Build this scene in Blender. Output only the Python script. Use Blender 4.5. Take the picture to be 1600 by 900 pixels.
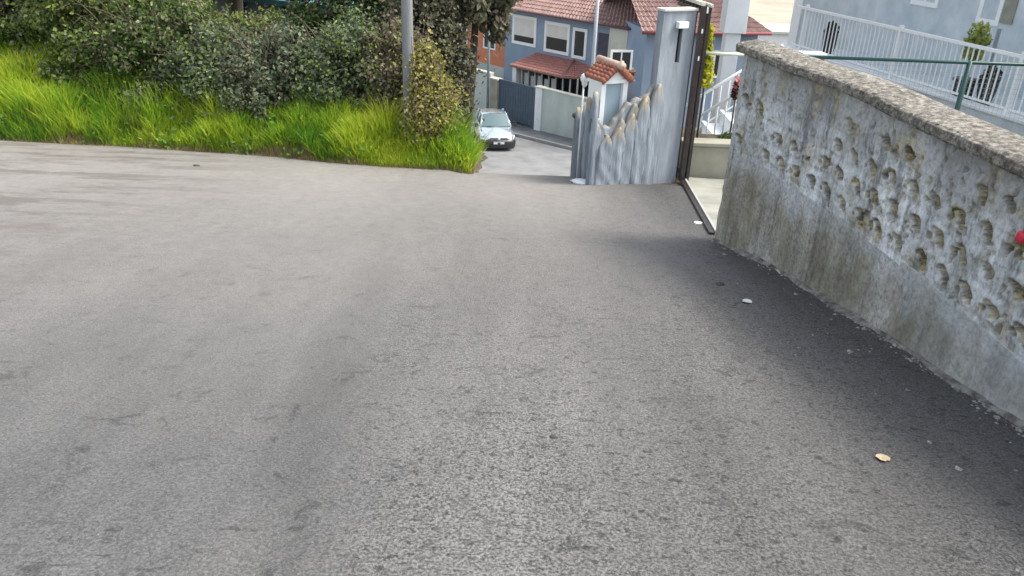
import bpy, math, random
import numpy as np
from mathutils import Vector, Matrix
random.seed(7); rng = np.random.default_rng(7)
S = bpy.context.scene
for o in list(bpy.data.objects): bpy.data.objects.remove(o)
# ------------------------------------------------------------------ camera
FPX = 1250.0                                   # focal length in pixels of the 1600 px wide photograph
_up = np.array([.0816, 2.08, 1.0]); _up /= np.linalg.norm(_up)
_fc = np.array([0, 0, -1.0]); _fy = _fc - _up*_fc.dot(_up); _fy /= np.linalg.norm(_fy)
RW = np.array([np.cross(_fy, _up), _fy, _up])  # camera -> world; the camera stands at the origin, 1.6 m over the road
cd = bpy.data.cameras.new('camera'); cam = bpy.data.objects.new('camera', cd)
S.collection.objects.link(cam); S.camera = cam
cam.matrix_world = Matrix([list(RW[i])+[0] for i in range(3)]+[[0, 0, 0, 1]])
cd.sensor_width = 36; cd.lens = 36*FPX/1600; cd.clip_start = .05; cd.clip_end = 4000
# ------------------------------------------------------------------ light
SUN_EL, SUN_AZ = math.radians(55), math.radians(88)
W = bpy.data.worlds.new('World'); S.world = W; W.use_nodes = True
nt = W.node_tree; sky = nt.nodes.new('ShaderNodeTexSky'); sky.sky_type = 'NISHITA'; sky.sun_disc = False
sky.sun_elevation = SUN_EL; sky.sun_rotation = SUN_AZ; sky.dust_density = 3.0; sky.air_density = 1.0
hz_n = nt.nodes.new('ShaderNodeHueSaturation'); hz_n.inputs['Saturation'].default_value = .40   # thin bright overcast takes the blue out of the sky
nt.links.new(sky.outputs[0], hz_n.inputs['Color']); nt.links.new(hz_n.outputs[0], nt.nodes['Background'].inputs[0]); nt.nodes['Background'].inputs[1].default_value = .15
sl = bpy.data.lights.new('sun', 'SUN'); sl.energy = 1.5; sl.angle = math.radians(20); sl.color = (1, .93, .82)
so = bpy.data.objects.new('sun', sl); S.collection.objects.link(so)
sdir = Vector((math.sin(SUN_AZ)*math.cos(SUN_EL), math.cos(SUN_AZ)*math.cos(SUN_EL), math.sin(SUN_EL)))
so.rotation_euler = sdir.to_track_quat('Z', 'Y').to_euler()
S.view_settings.view_transform = 'Standard'; S.view_settings.look = 'None'
S.view_settings.exposure = 1.3; S.view_settings.gamma = 1
S.render.engine = 'CYCLES'
# ------------------------------------------------------------------ measuring helpers
def ray(px, py): return RW @ np.array([(px-800)/FPX, -(py-450)/FPX, -1.0])
def at_y(px, py, Y):
    d = ray(px, py); return d*Y/d[1]
def on_plane(px, py, p0, n):
    d = ray(px, py); return d*((n[0]*p0[0]+n[1]*p0[1])/(n[0]*d[0]+n[1]*d[1]))
def sst(a, b, x):
    t = np.clip((x-a)/(b-a), 0, 1); return t*t*(3-2*t)
# ------------------------------------------------------------------ terrain
def P(y): return -1.6-.159*y
CY = [-30, 9.3, 9.9, 10.5, 11.2, 12.2, 27, 29, 31, 34, 200, 2000]
CZ = [P(-30), P(9.3), -3.185, -3.33, -3.55, -3.90, -9.45, -10.0, -10.33, -10.54, -20.5, -20.5]
def Cz(y): return np.interp(y, CY, CZ)
def Lz(y): return np.where(y < 30, -10.3, np.interp(y, [30, 200, 3000], [-10.3, -20.5, -20.5]))
VX = [-40, -14, -7.63, -5.5, -3.69, -2.6, -1.77, -.57, 1.0]
VY = [14, 12.4, 11.44, 11.25, 10.95, 10.55, 10.30, 10.25, 10.2]
def verge(x): return np.interp(x, VX, VY)
def xleft(y): return -.66-.06*np.maximum(y-10.3, 0)
def xwall(y): return np.interp(y, [-12, 1.5, 3.1, 4.5, 5.7, 6.75], [2.9, 2.5, 2.38, 2.25, 2.08, 1.82])
def xright(y): return np.interp(y, [-12, 1.5, 3.1, 4.5, 5.7, 6.75, 9.6, 9.75, 11, 20, 30, 60], [2.98, 2.58, 2.46, 2.33, 2.16, 1.93, 2.1, 1.2, 1.05, 1.75, 2.9, 12])
def height(x, y):
    x = np.asarray(x, float); y = np.asarray(y, float)
    C = np.where(y < 9.3, P(y), Cz(y))
    # left bank
    d = np.maximum(0, y-verge(x))
    rise = np.interp(x, [-8, -3, -1.2, -.6], [.42, .30, .16, .08])*np.minimum(d, 3.2) + .10*sst(0, .35, d)
    HL = P(np.minimum(y, 15)) + rise - .42*np.maximum(y-19, 0)
    HL = np.maximum(HL, Lz(y)-.3)
    wl = sst(0, .3, xleft(y)-x)*(y > 9.9)
    z = C*(1-wl)+np.where(y > 9.9, HL, C)*wl
    z = np.where(x < -1.8, np.where(y > verge(x)-.001, HL, P(y)), z)
    # right side: yard behind the wall, falling away behind it
    dx = np.maximum(0, x-xright(y))
    k = sst(.2, 3, dx)
    yard = P(np.clip(y, 6.75, 10.2))*(1-k)+(-3.25)*k
    yard = np.where(x > 6.0, np.minimum(yard, -3.25), yard)
    st = np.where(x > 6.3, 19.3, 13.2)
    HR = yard-.5*np.maximum(y-st, 0)
    HR = np.maximum(HR, Lz(y))
    wr = np.where(y < 6.6, sst(0, .08, x-xright(y)), sst(0, .5, x-xright(y)))
    return z*(1-wr)+HR*wr
def vnoise(x, y, seed=0):
    def hsh(i, j): 
        q = np.sin(i*127.1+j*311.7+seed*74.7)*43758.5453; return q-np.floor(q)
    xi, yi = np.floor(x), np.floor(y); xf, yf = x-xi, y-yi; xf = xf*xf*(3-2*xf); yf = yf*yf*(3-2*yf)
    return (hsh(xi, yi)*(1-xf)+hsh(xi+1, yi)*xf)*(1-yf)+(hsh(xi, yi+1)*(1-xf)+hsh(xi+1, yi+1)*xf)*yf
# ------------------------------------------------------------------ object helpers
COL = S.collection
class MB:
    def __init__(s): s.v = []; s.f = []; s.sm = []; s.mi = []
    def add(s, vs, fs, smooth=False, mi=0):
        b = len(s.v); s.v += [tuple(map(float, p)) for p in vs]
        for f in fs: s.f.append([b+i for i in f]); s.sm.append(smooth); s.mi.append(mi)
    def quad(s, a, b, c, d, mi=0): s.add([a, b, c, d], [(0, 1, 2, 3)], mi=mi)
    def hexa(s, p, mi=0):       # p: 4 bottom ccw, 4 top ccw
        s.add(p, [(3, 2, 1, 0), (4, 5, 6, 7), (0, 1, 5, 4), (1, 2, 6, 5), (2, 3, 7, 6), (3, 0, 4, 7)], mi=mi)
    def box(s, x0, x1, y0, y1, z0, z1, fr=None, mi=0):
        p = [(x0, y0, z0), (x1, y0, z0), (x1, y1, z0), (x0, y1, z0), (x0, y0, z1), (x1, y0, z1), (x1, y1, z1), (x0, y1, z1)]
        if fr: p = [fr(*q) for q in p]
        s.hexa(p, mi)
    def tube(s, pts, r, n=8, cap=True, smooth=True, mi=0):
        pts = [Vector(p) for p in pts]; rs = r if isinstance(r, (list, tuple)) else [r]*len(pts)
        rings = []
        for i, p in enumerate(pts):
            t = (pts[min(i+1, len(pts)-1)]-pts[max(i-1, 0)]).normalized()
            a = t.cross(Vector((0, 0, 1)) if abs(t.z) < .9 else Vector((1, 0, 0))).normalized(); b = t.cross(a)
            rings.append([p+(a*math.cos(2*math.pi*k/n)+b*math.sin(2*math.pi*k/n))*rs[i] for k in range(n)])
        vs = [q for rg in rings for q in rg]; fs = []
        for i in range(len(pts)-1):
            for k in range(n): fs.append((i*n+k, i*n+(k+1) % n, (i+1)*n+(k+1) % n, (i+1)*n+k))
        if cap: fs += [tuple(range(n))[::-1], tuple((len(pts)-1)*n+k for k in range(n))]
        s.add(vs, fs, smooth, mi)
    def lathe(s, c, prof, n=16, mi=0):
        vs = []; fs = []
        for r, z in prof:
            for k in range(n): vs.append((c[0]+r*math.cos(2*math.pi*k/n), c[1]+r*math.sin(2*math.pi*k/n), c[2]+z))
        for i in range(len(prof)-1):
            for k in range(n): fs.append((i*n+k, i*n+(k+1) % n, (i+1)*n+(k+1) % n, (i+1)*n+k))
        fs += [tuple(range(n))[::-1], tuple((len(prof)-1)*n+k for k in range(n))]
        s.add(vs, fs, True, mi)
    def build(s, name, m, parent=None, bevel=0):
        me = bpy.data.meshes.new(name)
        org = parent_org(parent) if parent else Vector((0, 0, 0))
        me.from_pydata([Vector(p)-org for p in s.v], [], s.f)
        for mm in (m if isinstance(m, (list, tuple)) else [m]): me.materials.append(mm)
        me.polygons.foreach_set('use_smooth', s.sm); me.polygons.foreach_set('material_index', s.mi)
        me.update()
        o = bpy.data.objects.new(name, me); COL.objects.link(o)
        if parent: o.parent = parent
        if bevel:
            b = o.modifiers.new('bevel', 'BEVEL'); b.width = bevel; b.segments = 2; b.limit_method = 'ANGLE'
        return o
def parent_org(p):
    v = Vector((0, 0, 0))
    while p: v += p.location; p = p.parent
    return v
def tag(o, label=None, cat=None, group=None, kind=None):
    if label: o['label'] = label
    if cat: o['category'] = cat
    if group: o['group'] = group
    if kind: o['kind'] = kind
    return o
def empty(name, loc, label, cat, group=None):
    o = bpy.data.objects.new(name, None); COL.objects.link(o); o.location = tuple(float(c) for c in loc); o.empty_display_size = .2
    return tag(o, label, cat, group)
def grid_mesh(name, X, Y, Z, m, smooth=True):
    r, c = X.shape
    v = np.stack([X, Y, Z], -1).reshape(-1, 3).astype(np.float32)
    i = np.arange(r*c).reshape(r, c); f = np.stack([i[:-1, :-1], i[:-1, 1:], i[1:, 1:], i[1:, :-1]], -1).reshape(-1, 4)
    return arr_mesh(name, v, f, m, smooth)
def arr_mesh(name, v, f, m, smooth=False, parent=None, attr=None, fattr=None):
    me = bpy.data.meshes.new(name); n = f.shape[1]
    me.vertices.add(len(v)); org = np.array(parent_org(parent)) if parent else 0
    me.vertices.foreach_set('co', (v-org).astype(np.float32).ravel())
    me.loops.add(f.size); me.loops.foreach_set('vertex_index', f.astype(np.int32).ravel())
    me.polygons.add(len(f)); me.polygons.foreach_set('loop_start', np.arange(0, f.size, n, dtype=np.int32))
    me.polygons.foreach_set('use_smooth', np.full(len(f), smooth))
    me.materials.append(m); me.update(calc_edges=True); me.validate()
    if attr is not None:
        a = me.attributes.new('tint', 'FLOAT', 'POINT'); a.data.foreach_set('value', attr.astype(np.float32))
    o = bpy.data.objects.new(name, me); COL.objects.link(o)
    if parent: o.parent = parent
    return o
# ------------------------------------------------------------------ materials
class NT:
    def __init__(s, name):
        s.m = bpy.data.materials.new(name); s.m.use_nodes = True; s.t = s.m.node_tree
        s.b = s.t.nodes['Principled BSDF']; s._c = None
    def n(s, typ, **k):
        nd = s.t.nodes.new('ShaderNode'+typ)
        for a, b in k.items():
            if a.startswith('i_'):
                key = a[2:]; key = int(key) if key.isdigit() else key
                if hasattr(b, 'is_linked') or isinstance(b, bpy.types.NodeSocket): s.t.links.new(b, nd.inputs[key])
                else: nd.inputs[key].default_value = b
            else: setattr(nd, a, b)
        return nd
    def co(s):
        if s._c is None: s._c = s.n('NewGeometry').outputs['Position']
        return s._c
    def vec(s, sc):
        return s.n('VectorMath', operation='MULTIPLY', i_0=s.co(), i_1=sc).outputs[0]
    def noise(s, scale, detail=4, rough=.55, stretch=None, dist=0):
        v = s.vec(stretch) if stretch else s.co()
        return s.n('TexNoise', i_Vector=v, i_Scale=scale, i_Detail=detail, i_Roughness=rough, i_Distortion=dist).outputs[0]
    def ramp(s, f, stops):
        r = s.n('ValToRGB', i_Fac=f); cr = r.color_ramp
        while len(cr.elements) < len(stops): cr.elements.new(.5)
        for e, (p, c) in zip(cr.elements, stops):
            e.position = p; e.color = (c, c, c, 1) if isinstance(c, (int, float)) else (*c, 1)
        return r.outputs[0]
    def mix(s, f, a, b, typ='MIX'):
        nd = s.t.nodes.new('ShaderNodeMix'); nd.data_type = 'RGBA'; nd.blend_type = typ
        for sock, val in ((nd.inputs[0], f), (nd.inputs[6], a), (nd.inputs[7], b)):
            if isinstance(val, bpy.types.NodeSocket): s.t.links.new(val, sock)
            else: sock.default_value = val if isinstance(val, (int, float)) else (*val, 1)
        return nd.outputs[2]
    def math(s, op, a, b=0, clamp=False):
        nd = s.n('Math', operation=op, i_0=a, i_1=b); nd.use_clamp = clamp; return nd.outputs[0]
    def set(s, col=None, rough=None, **k):
        def st(key, v):
            if isinstance(v, bpy.types.NodeSocket): s.t.links.new(v, s.b.inputs[key])
            elif isinstance(v, tuple) and len(v) == 3: s.b.inputs[key].default_value = (*v, 1)
            else: s.b.inputs[key].default_value = v
        if col is not None: st('Base Color', col)
        if rough is not None: st('Roughness', rough)
        for a, b in k.items(): st(a.replace('_', ' '), b)
    def bump(s, h, strength=.3, dist=.01):
        s.t.links.new(s.n('Bump', i_Height=h, i_Strength=strength, i_Distance=dist).outputs[0], s.b.inputs['Normal'])
def simple(name, c1, c2, scale=6, rough=.7, bump=.2, bd=.01, metallic=0, stretch=None, spec=.5, det=5):
    t = NT(name); f = t.noise(scale, det, .6, stretch)
    t.set(t.ramp(f, [(.3, c1), (.7, c2)]), rough, Metallic=metallic); t.b.inputs['Specular IOR Level'].default_value = spec
    if bump: t.bump(t.noise(scale*4, 4, .6, stretch), bump, bd)
    return t.m
def leafmat(name, cols, transl=.35, rough=.5):
    t = NT(name); a = t.n('Attribute', attribute_name='tint').outputs['Fac']
    n = t.noise(1.6, 3)
    f = t.math('ADD', t.math('MULTIPLY', a, .65), t.math('MULTIPLY', t.math('SUBTRACT', n, .25), .55), True)
    c = t.ramp(f, [(i/(len(cols)-1), c) for i, c in enumerate(cols)])
    t.set(c, rough); t.b.inputs['Specular IOR Level'].default_value = .18
    tr = t.n('BsdfTranslucent', i_Color=c); mx = t.n('MixShader', i_0=transl, i_1=t.b.outputs[0], i_2=tr.outputs[0])
    t.t.links.new(mx.outputs[0], t.t.nodes['Material Output'].inputs[0]); return t.m

# asphalt: paving joint along the road, coarser worn lane to its right, aggregate grain
def asphalt():
    t = NT('asphalt')
    sx = t.n('SeparateXYZ', i_0=t.co())
    xx = t.math('ADD', sx.outputs[0], t.math('MULTIPLY', sx.outputs[1], .085))
    wob = t.math('MULTIPLY', t.math('SUBTRACT', t.noise(1.1, 3), .5), .4)
    xx = t.math('ADD', xx, wob)
    lane = t.n('MapRange', i_0=xx, i_1=-.55, i_2=-.25, interpolation_type='SMOOTHSTEP').outputs[0]
    big = t.noise(.6, 5, .6, (1, .35, 1)); mid = t.noise(3.4, 8, .72, (1, .6, 1))
    trk = t.noise(2.3, 5, .6, (1.6, .12, 1), .3)
    fine = t.noise(88, 4, .75); grit = t.n('TexVoronoi', i_Vector=t.co(), i_Scale=120).outputs['Distance']
    base = t.ramp(big, [(.3, (.075, .075, .073)), (.52, (.095, .094, .092)), (.72, (.116, .114, .110))])
    base = t.mix(.30, base, t.ramp(mid, [(.3, .70), (.5, .97), (.68, 1.18)]), 'MULTIPLY')
    base = t.mix(.5, base, t.ramp(trk, [(.34, .74), (.5, 1.0), (.64, 1.2)]), 'MULTIPLY')
    rgh = t.ramp(t.noise(1.4, 5, .6, (1, .4, 1)), [(.38, .25), (.62, 1.0)])
    gr = t.math('ADD', t.math('MULTIPLY', t.math('MULTIPLY', lane, rgh), .5), .5)
    base = t.mix(gr, base, t.ramp(fine, [(.38, .22), (.5, .98), (.61, 1.85)]), 'MULTIPLY')
    base = t.mix(t.math('MULTIPLY', gr, .8), base, t.ramp(grit, [(.05, .55), (.35, 1.12)]), 'MULTIPLY')
    pit = t.ramp(t.noise(24, 4, .7, (1, 1.1, 1)), [(.375, 0.12), (.42, 1.0)])
    base = t.mix(t.math('ADD', t.math('MULTIPLY', lane, .55), .15), base, pit, 'MULTIPLY')
    # isolated torn-out spots and tar smears
    sm = t.ramp(t.noise(4.4, 8, .78, (1, 1.5, 1), .8), [(.375, 0.45), (.425, 1.0)])
    base = t.mix(.85, base, sm, 'MULTIPLY')
    j = t.ramp(t.n('MapRange', i_0=xx, i_1=-.85, i_2=.0).outputs[0], [(.1, 1.0), (.36, .72), (.5, .88), (.8, 1.0)])
    base = t.mix(t.math('MULTIPLY', t.ramp(t.noise(1.7, 5, .7, (1, .6, 1)), [(.35, .15), (.6, 1.0)]), .95), base, j, 'MULTIPLY')
    # a second dark seam in the lane and the wall's shadow and damp painted along its foot
    x2 = t.math('ADD', xx, t.math('MULTIPLY', sx.outputs[1], -.02))
    j2 = t.ramp(t.n('MapRange', i_0=x2, i_1=.75, i_2=1.35).outputs[0], [(.0, 1.0), (.4, .80), (.6, .84), (1, 1.0)])
    base = t.mix(.7, base, j2, 'MULTIPLY')
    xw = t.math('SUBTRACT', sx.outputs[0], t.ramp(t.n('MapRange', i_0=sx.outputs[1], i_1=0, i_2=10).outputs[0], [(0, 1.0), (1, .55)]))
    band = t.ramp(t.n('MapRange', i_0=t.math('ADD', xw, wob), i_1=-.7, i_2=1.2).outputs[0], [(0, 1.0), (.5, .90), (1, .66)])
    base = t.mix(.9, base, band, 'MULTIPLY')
    # pale dusty tone plus painted grazing glare, stronger towards the verge and the crest
    dust_glare = t.n('MapRange', i_0=t.math('SUBTRACT', sx.outputs[1], t.math('MULTIPLY', sx.outputs[0], .22)), i_1=2.6, i_2=10.0).outputs[0]
    dust_glare = t.math('MULTIPLY', dust_glare, t.n('MapRange', i_0=sx.outputs[0], i_1=1.7, i_2=.6).outputs[0])
    base = t.mix(t.math('MULTIPLY', dust_glare, t.ramp(t.math('ADD', t.math('MULTIPLY', t.noise(9, 6, .75), .7), t.math('MULTIPLY', big, .3)), [(.36, .50), (.62, .88)])), base, (.285, .268, .245))
    fl_ = t.math('MULTIPLY', t.n('MapRange', i_0=sx.outputs[0], i_1=-2.6, i_2=-4.6).outputs[0], t.ramp(t.noise(1.5, 7, .72, (.45, 1.6, 1)), [(.48, 0.0), (.58, 1.0)]))
    base = t.mix(t.math('MULTIPLY', fl_, .6), base, (.10, .085, .07))
    sp = t.ramp(t.noise(150, 2, .5), [(.70, 0.0), (.76, 1.0)])
    base = t.mix(t.math('MULTIPLY', sp, .6), base, (.40, .39, .37))
    t.set(base, t.ramp(mid, [(.3, .60), (.7, .80)])); t.b.inputs['Specular IOR Level'].default_value = .5
    hgt = t.math('ADD', t.math('MULTIPLY', grit, .4), t.math('MULTIPLY', fine, t.math('ADD', t.math('MULTIPLY', lane, .7), .4)))
    t.bump(hgt, .7, .008)
    return t.m
def groundmat():
    t = NT('earth'); sx = t.n('SeparateXYZ', i_0=t.co())
    n = t.noise(5, 6, .65); soil = t.ramp(n, [(.3, (.035, .028, .02)), (.7, (.12, .095, .065))])
    far = t.ramp(t.noise(.05, 5, .6), [(.35, (.30, .25, .19)), (.55, (.42, .36, .28)), (.7, (.20, .2, .11))])
    f = t.n('MapRange', i_0=sx.outputs[1], i_1=50, i_2=70).outputs[0]
    t.set(t.mix(f, soil, far), .95); t.bump(t.noise(25, 5), .5, .03); return t.m
M = {}
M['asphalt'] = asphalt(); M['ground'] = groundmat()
M['street'] = simple('worn_street', (.15, .155, .16), (.25, .25, .245), 1.2, .8, .2)
M['pavement'] = simple('pavement', (.09, .10, .105), (.16, .17, .17), 2, .85)
M['kerb'] = simple('kerb', (.3, .31, .3), (.42, .42, .4), 3)
M['driveway'] = simple('concrete_drive', (.20, .205, .175), (.34, .34, .29), 2.2, .85, .2)
M['white'] = simple('white_paint', (.62, .66, .67), (.78, .81, .82), 2, .5, .05)
M['brightwhite'] = simple('clean_white_paint', (.76, .80, .80), (.84, .87, .87), 2, .5, .05)
M['greenmetal'] = simple('green_metal', (.008, .05, .042), (.012, .075, .06), 9, .4, .05)
M['blackmetal'] = simple('black_metal', (.014, .011, .011), (.04, .028, .025), 11, .45, .2, .003)
M['blue'] = simple('blue_render', (.20, .27, .36), (.255, .33, .42), .8, .8, .1)  # lightened and greyed: distance haze put into the colour
M['cream'] = simple('cream_render', (.48, .49, .42), (.58, .58, .5), 1.5, .8, .1)
M['orange'] = simple('orange_brick', (.50, .17, .09), (.62, .24, .13), 4, .8, .2)
M['palewall'] = simple('pale_green_render', (.36, .42, .39), (.50, .55, .5), 1.2, .85, .2, stretch=(1, 1, .4))
M['greige'] = simple('greige_render', (.55, .52, .48), (.64, .61, .57), .9, .85, .1)
M['plinth'] = simple('pale_plinth', (.42, .49, .53), (.60, .66, .69), 3.0, .85, .3, stretch=(1, 1, .8))
M['gate'] = simple('slate_gate', (.045, .075, .105), (.065, .10, .14), 4, .5, .1)
M['darkroom'] = simple('dark_interior', (.012, .014, .016), (.035, .035, .035), 3, .6, 0)
M['curtain'] = simple('curtain', (.5, .52, .5), (.66, .67, .63), 14, .9, .1, stretch=(3, 3, .1))
M['shutter'] = simple('shutter', (.60, .60, .55), (.70, .70, .64), 3, .6, 0)
M['terracotta'] = simple('terracotta', (.24, .085, .055), (.42, .17, .11), 7, .8, .3)
M['tiles'] = simple('roof_tiles', (.17, .105, .095), (.35, .225, .20), 3.3, .85, .3, det=8)  # far roofs paled, haze mixed into the tile colour
M['porchtiles'] = simple('porch_roof_tiles', (.28, .12, .10), (.40, .19, .16), 5, .8, .3)  # desaturated to carry the haze in the colour
M['pole'] = simple('weathered_concrete_pole', (.12, .13, .14), (.26, .27, .27), 4, .8, .3, stretch=(1, 1, .15))
M['greypole'] = simple('grey_pole', (.38, .42, .46), (.46, .50, .54), 2, .5, .05)
M['bark'] = simple('bark', (.04, .035, .028), (.11, .09, .07), 9, .95, .6, .02, stretch=(1, 1, .3))
M['stem'] = simple('bramble_stem', (.09, .06, .045), (.22, .17, .13), 14, .85, .2)
M['stone'] = simple('pebble_stone', (.3, .29, .26), (.5, .48, .44), 20, .8)
M['deadleaf'] = simple('dead_leaf', (.45, .33, .19), (.62, .55, .42), 30, .8)
M['red'] = simple('red_plastic', (.55, .015, .04), (.7, .03, .06), 8, .35, 0)
M['teal'] = simple('teal_sheet', (.03, .14, .17), (.06, .22, .25), 2, .5, .1)
M['shedwall'] = simple('shed_wall', (.22, .28, .34), (.32, .38, .44), 2, .8, .1)
M['sandstone'] = simple('sandy_concrete', (.24, .235, .18), (.36, .35, .28), 2.5, .9, .4)
M['lichen'] = simple('lichen', (.34, .27, .16), (.52, .45, .30), 12, .9, .3)
M['cap'] = simple('old_cap', (.05, .06, .055), (.12, .13, .11), 10, .9)

# wall render: cement skin, dark runs, moss in the recesses, damp skirting
def wallmat(upper):
    t = NT('old_cement_openwork' if upper else 'old_cement_skirt')
    sx = t.n('SeparateXYZ', i_0=t.co())
    big = t.noise(1.6, 6, .65, (1, 1, .55)); run = t.noise(5.0, 6, .7, (1.6, 1.6, .22)); fn = t.noise(38, 5, .7)
    if upper:
        c = t.ramp(big, [(.28, (.27, .285, .295)), (.5, (.47, .495, .505)), (.72, (.68, .71, .715))])
        c = t.mix(.8, c, t.ramp(run, [(.36, .30), (.46, .92), (.62, 1.4)]), 'MULTIPLY')
        c = t.mix(.85, c, t.ramp(fn, [(.34, .52), (.48, 1.0), (.62, 1.2)]), 'MULTIPLY')
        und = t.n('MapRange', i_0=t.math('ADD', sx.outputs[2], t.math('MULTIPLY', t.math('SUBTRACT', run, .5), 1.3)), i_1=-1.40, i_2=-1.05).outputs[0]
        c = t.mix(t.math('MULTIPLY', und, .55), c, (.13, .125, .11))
        a = t.n('Attribute', attribute_name='tint').outputs['Fac']
        moss = t.ramp(t.noise(16, 5, .7), [(.38, (.03, .025, .012)), (.47, (.17, .13, .045)), (.56, (.50, .41, .19))])
        ol = t.ramp(t.noise(7, 5, .75, (1, 1, .7)), [(.50, 0.0), (.60, .7)])
        c = t.mix(t.math('MULTIPLY', ol, .55), c, (.19, .175, .10))
        c = t.mix(t.math('MULTIPLY', a, 1.0, True), c, moss)
    else:
        c = t.ramp(big, [(.28, (.17, .16, .135)), (.5, (.30, .285, .245)), (.72, (.50, .495, .47))])
        c = t.mix(.85, c, t.ramp(run, [(.33, .34), (.47, .9), (.66, 1.4)]), 'MULTIPLY')
        c = t.mix(.85, c, t.ramp(fn, [(.35, .5), (.5, 1.0), (.64, 1.25)]), 'MULTIPLY')
        g = t.ramp(t.noise(2.6, 5, .7, (1, 1, .5)), [(.46, 0.0), (.62, 1.0)])
        c = t.mix(t.math('MULTIPLY', g, .55), c, (.17, .16, .10))
        # pale bluish lime wash left under the openwork
        zz = t.math('ADD', sx.outputs[2], t.math('MULTIPLY', t.math('SUBTRACT', t.noise(3.0, 6, .75, (1, 1, .6)), .5), .85))
        lw = t.n('MapRange', i_0=zz, i_1=-2.08, i_2=-1.80, interpolation_type='SMOOTHSTEP').outputs[0]
        c = t.mix(t.math('MULTIPLY', lw, .62), c, t.mix(1.0, (.50, .54, .56), t.ramp(fn, [(.35, .65), (.6, 1.15)]), 'MULTIPLY'))
        near = t.n('MapRange', i_0=sx.outputs[1], i_1=4.6, i_2=3.0, interpolation_type='SMOOTHSTEP').outputs[0]
        c = t.mix(t.math('MULTIPLY', near, .35), c, (.38, .42, .44))
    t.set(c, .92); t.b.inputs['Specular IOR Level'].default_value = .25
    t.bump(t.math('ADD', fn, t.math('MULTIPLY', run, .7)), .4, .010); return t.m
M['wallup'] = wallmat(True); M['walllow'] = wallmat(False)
def copingmat():
    t = NT('pebbly_coping'); n = t.noise(26, 6, .75)
    c = t.ramp(n, [(.33, (.07, .064, .052)), (.48, (.20, .185, .155)), (.62, (.46, .43, .37))])
    c = t.mix(.6, c, t.ramp(t.noise(4, 4), [(.3, .6), (.65, 1.15)]), 'MULTIPLY')
    t.set(c, .95); t.bump(t.math('ADD', n, t.noise(60, 3, .7)), 1.0, .02); return t.m
M['coping'] = copingmat()
def slabmat():
    t = NT('streaky_painted_slab'); run = t.noise(9, 6, .72, (1.5, 1.5, .12), .4)
    c = t.ramp(run, [(.34, (.13, .15, .175)), (.46, (.21, .245, .285)), (.58, (.29, .335, .375)), (.70, (.43, .48, .51))])
    c = t.mix(.5, c, t.ramp(t.noise(3, 4), [(.3, .7), (.7, 1.15)]), 'MULTIPLY')
    a = t.n('Attribute', attribute_name='tint').outputs['Fac']
    k = t.math('MULTIPLY', a, t.ramp(t.noise(14, 4, .7), [(.35, .3), (.6, 1.0)]))
    c = t.mix(k, c, (.40, .33, .21))
    t.set(c, .85); t.bump(run, .6, .02); return t.m
M['slab'] = slabmat()
M['pillar'] = simple('pillar_render', (.17, .20, .235), (.35, .39, .43), 5, .9, .7, stretch=(1.3, 1.3, .25), det=7)
def glass(name, c, rough=.08):
    t = NT(name); t.set(c, rough); t.b.inputs['Specular IOR Level'].default_value = .8; return t.m
M['glass'] = glass('dark_glass', (.03, .035, .04)); M['carglass'] = glass('car_glass', (.10, .16, .17), .05)
def carpaint():
    t = NT('car_paint'); t.set((.66, .74, .78), .2, Metallic=.8); t.b.inputs['Coat Weight'].default_value = .8; return t.m
M['paint'] = carpaint()
M['carblack'] = glass('black_plastic', (.012, .014, .018), .4); M['tyre'] = glass('rubber', (.015, .015, .016), .8)
M['chrome'] = NT('silver_metal').m; M['chrome'].node_tree.nodes['Principled BSDF'].inputs['Metallic'].default_value = .9
M['chrome'].node_tree.nodes['Principled BSDF'].inputs['Roughness'].default_value = .2
M['lamp'] = glass('headlight_glass', (.55, .6, .62), .1)
M['plate'] = glass('plate', (.75, .77, .78), .5)

# ------------------------------------------------------------------ SETTING: ground, road, lower street
offs = np.concatenate([-np.geomspace(1500, 26, 14), -np.arange(25, 12, -1.), -np.arange(12, 4, -.4), -np.arange(4, 0, -.12),
                       [0, .02, .05, .08, .12, .2], np.arange(.3, 3, .15), np.arange(3, 12, .5), np.arange(12, 40, 2), np.geomspace(42, 1500, 14)])
yy = np.concatenate([-np.geomspace(600, 9, 9), np.arange(-8, 2, .5), np.arange(2, 9, .25), np.arange(9, 16, .1), np.arange(16, 45, .5), np.geomspace(46, 2500, 30)])
YY, OO = np.meshgrid(yy, offs, indexing='ij'); XX = OO+xright(YY)
g = grid_mesh('ground', XX, YY, height(XX, YY)-.02, M['ground']); tag(g, kind='structure')
# foreground road up to the verge
u = np.linspace(0, 1, 190); ii = np.concatenate([np.linspace(-16, -11, 20)[:-1], np.linspace(-11, -.72, 160)[:-1], np.linspace(-.715, 3.1, 50)])
xx_ = np.tile(ii, (len(u), 1)); ytop = np.where(ii < -.72, verge(ii)+.02+(vnoise(ii*2.3, ii*0, 3)-.5)*.12+(vnoise(ii*9, ii*0, 5)-.5)*.07, 10.6); ytop = np.where(ii > .95, 9.75, ytop)
yy_ = -9+(ytop[None, :]+9)*u[:, None]
lim = np.interp(yy_, [-12, 1.5, 3.1, 4.5, 5.7, 6.75, 6.9, 9.6, 9.8], [2.95, 2.53, 2.41, 2.28, 2.11, 1.86, 1.86, 2.14, 2.14])
xx_ = np.minimum(xx_, lim)
zr = np.where((xx_ < -1.05) | (yy_ < 9.3), P(yy_), height(np.minimum(xx_, .9), yy_))
o = grid_mesh('road', xx_, yy_, zr+.006, M['asphalt']); tag(o, kind='structure')
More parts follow.
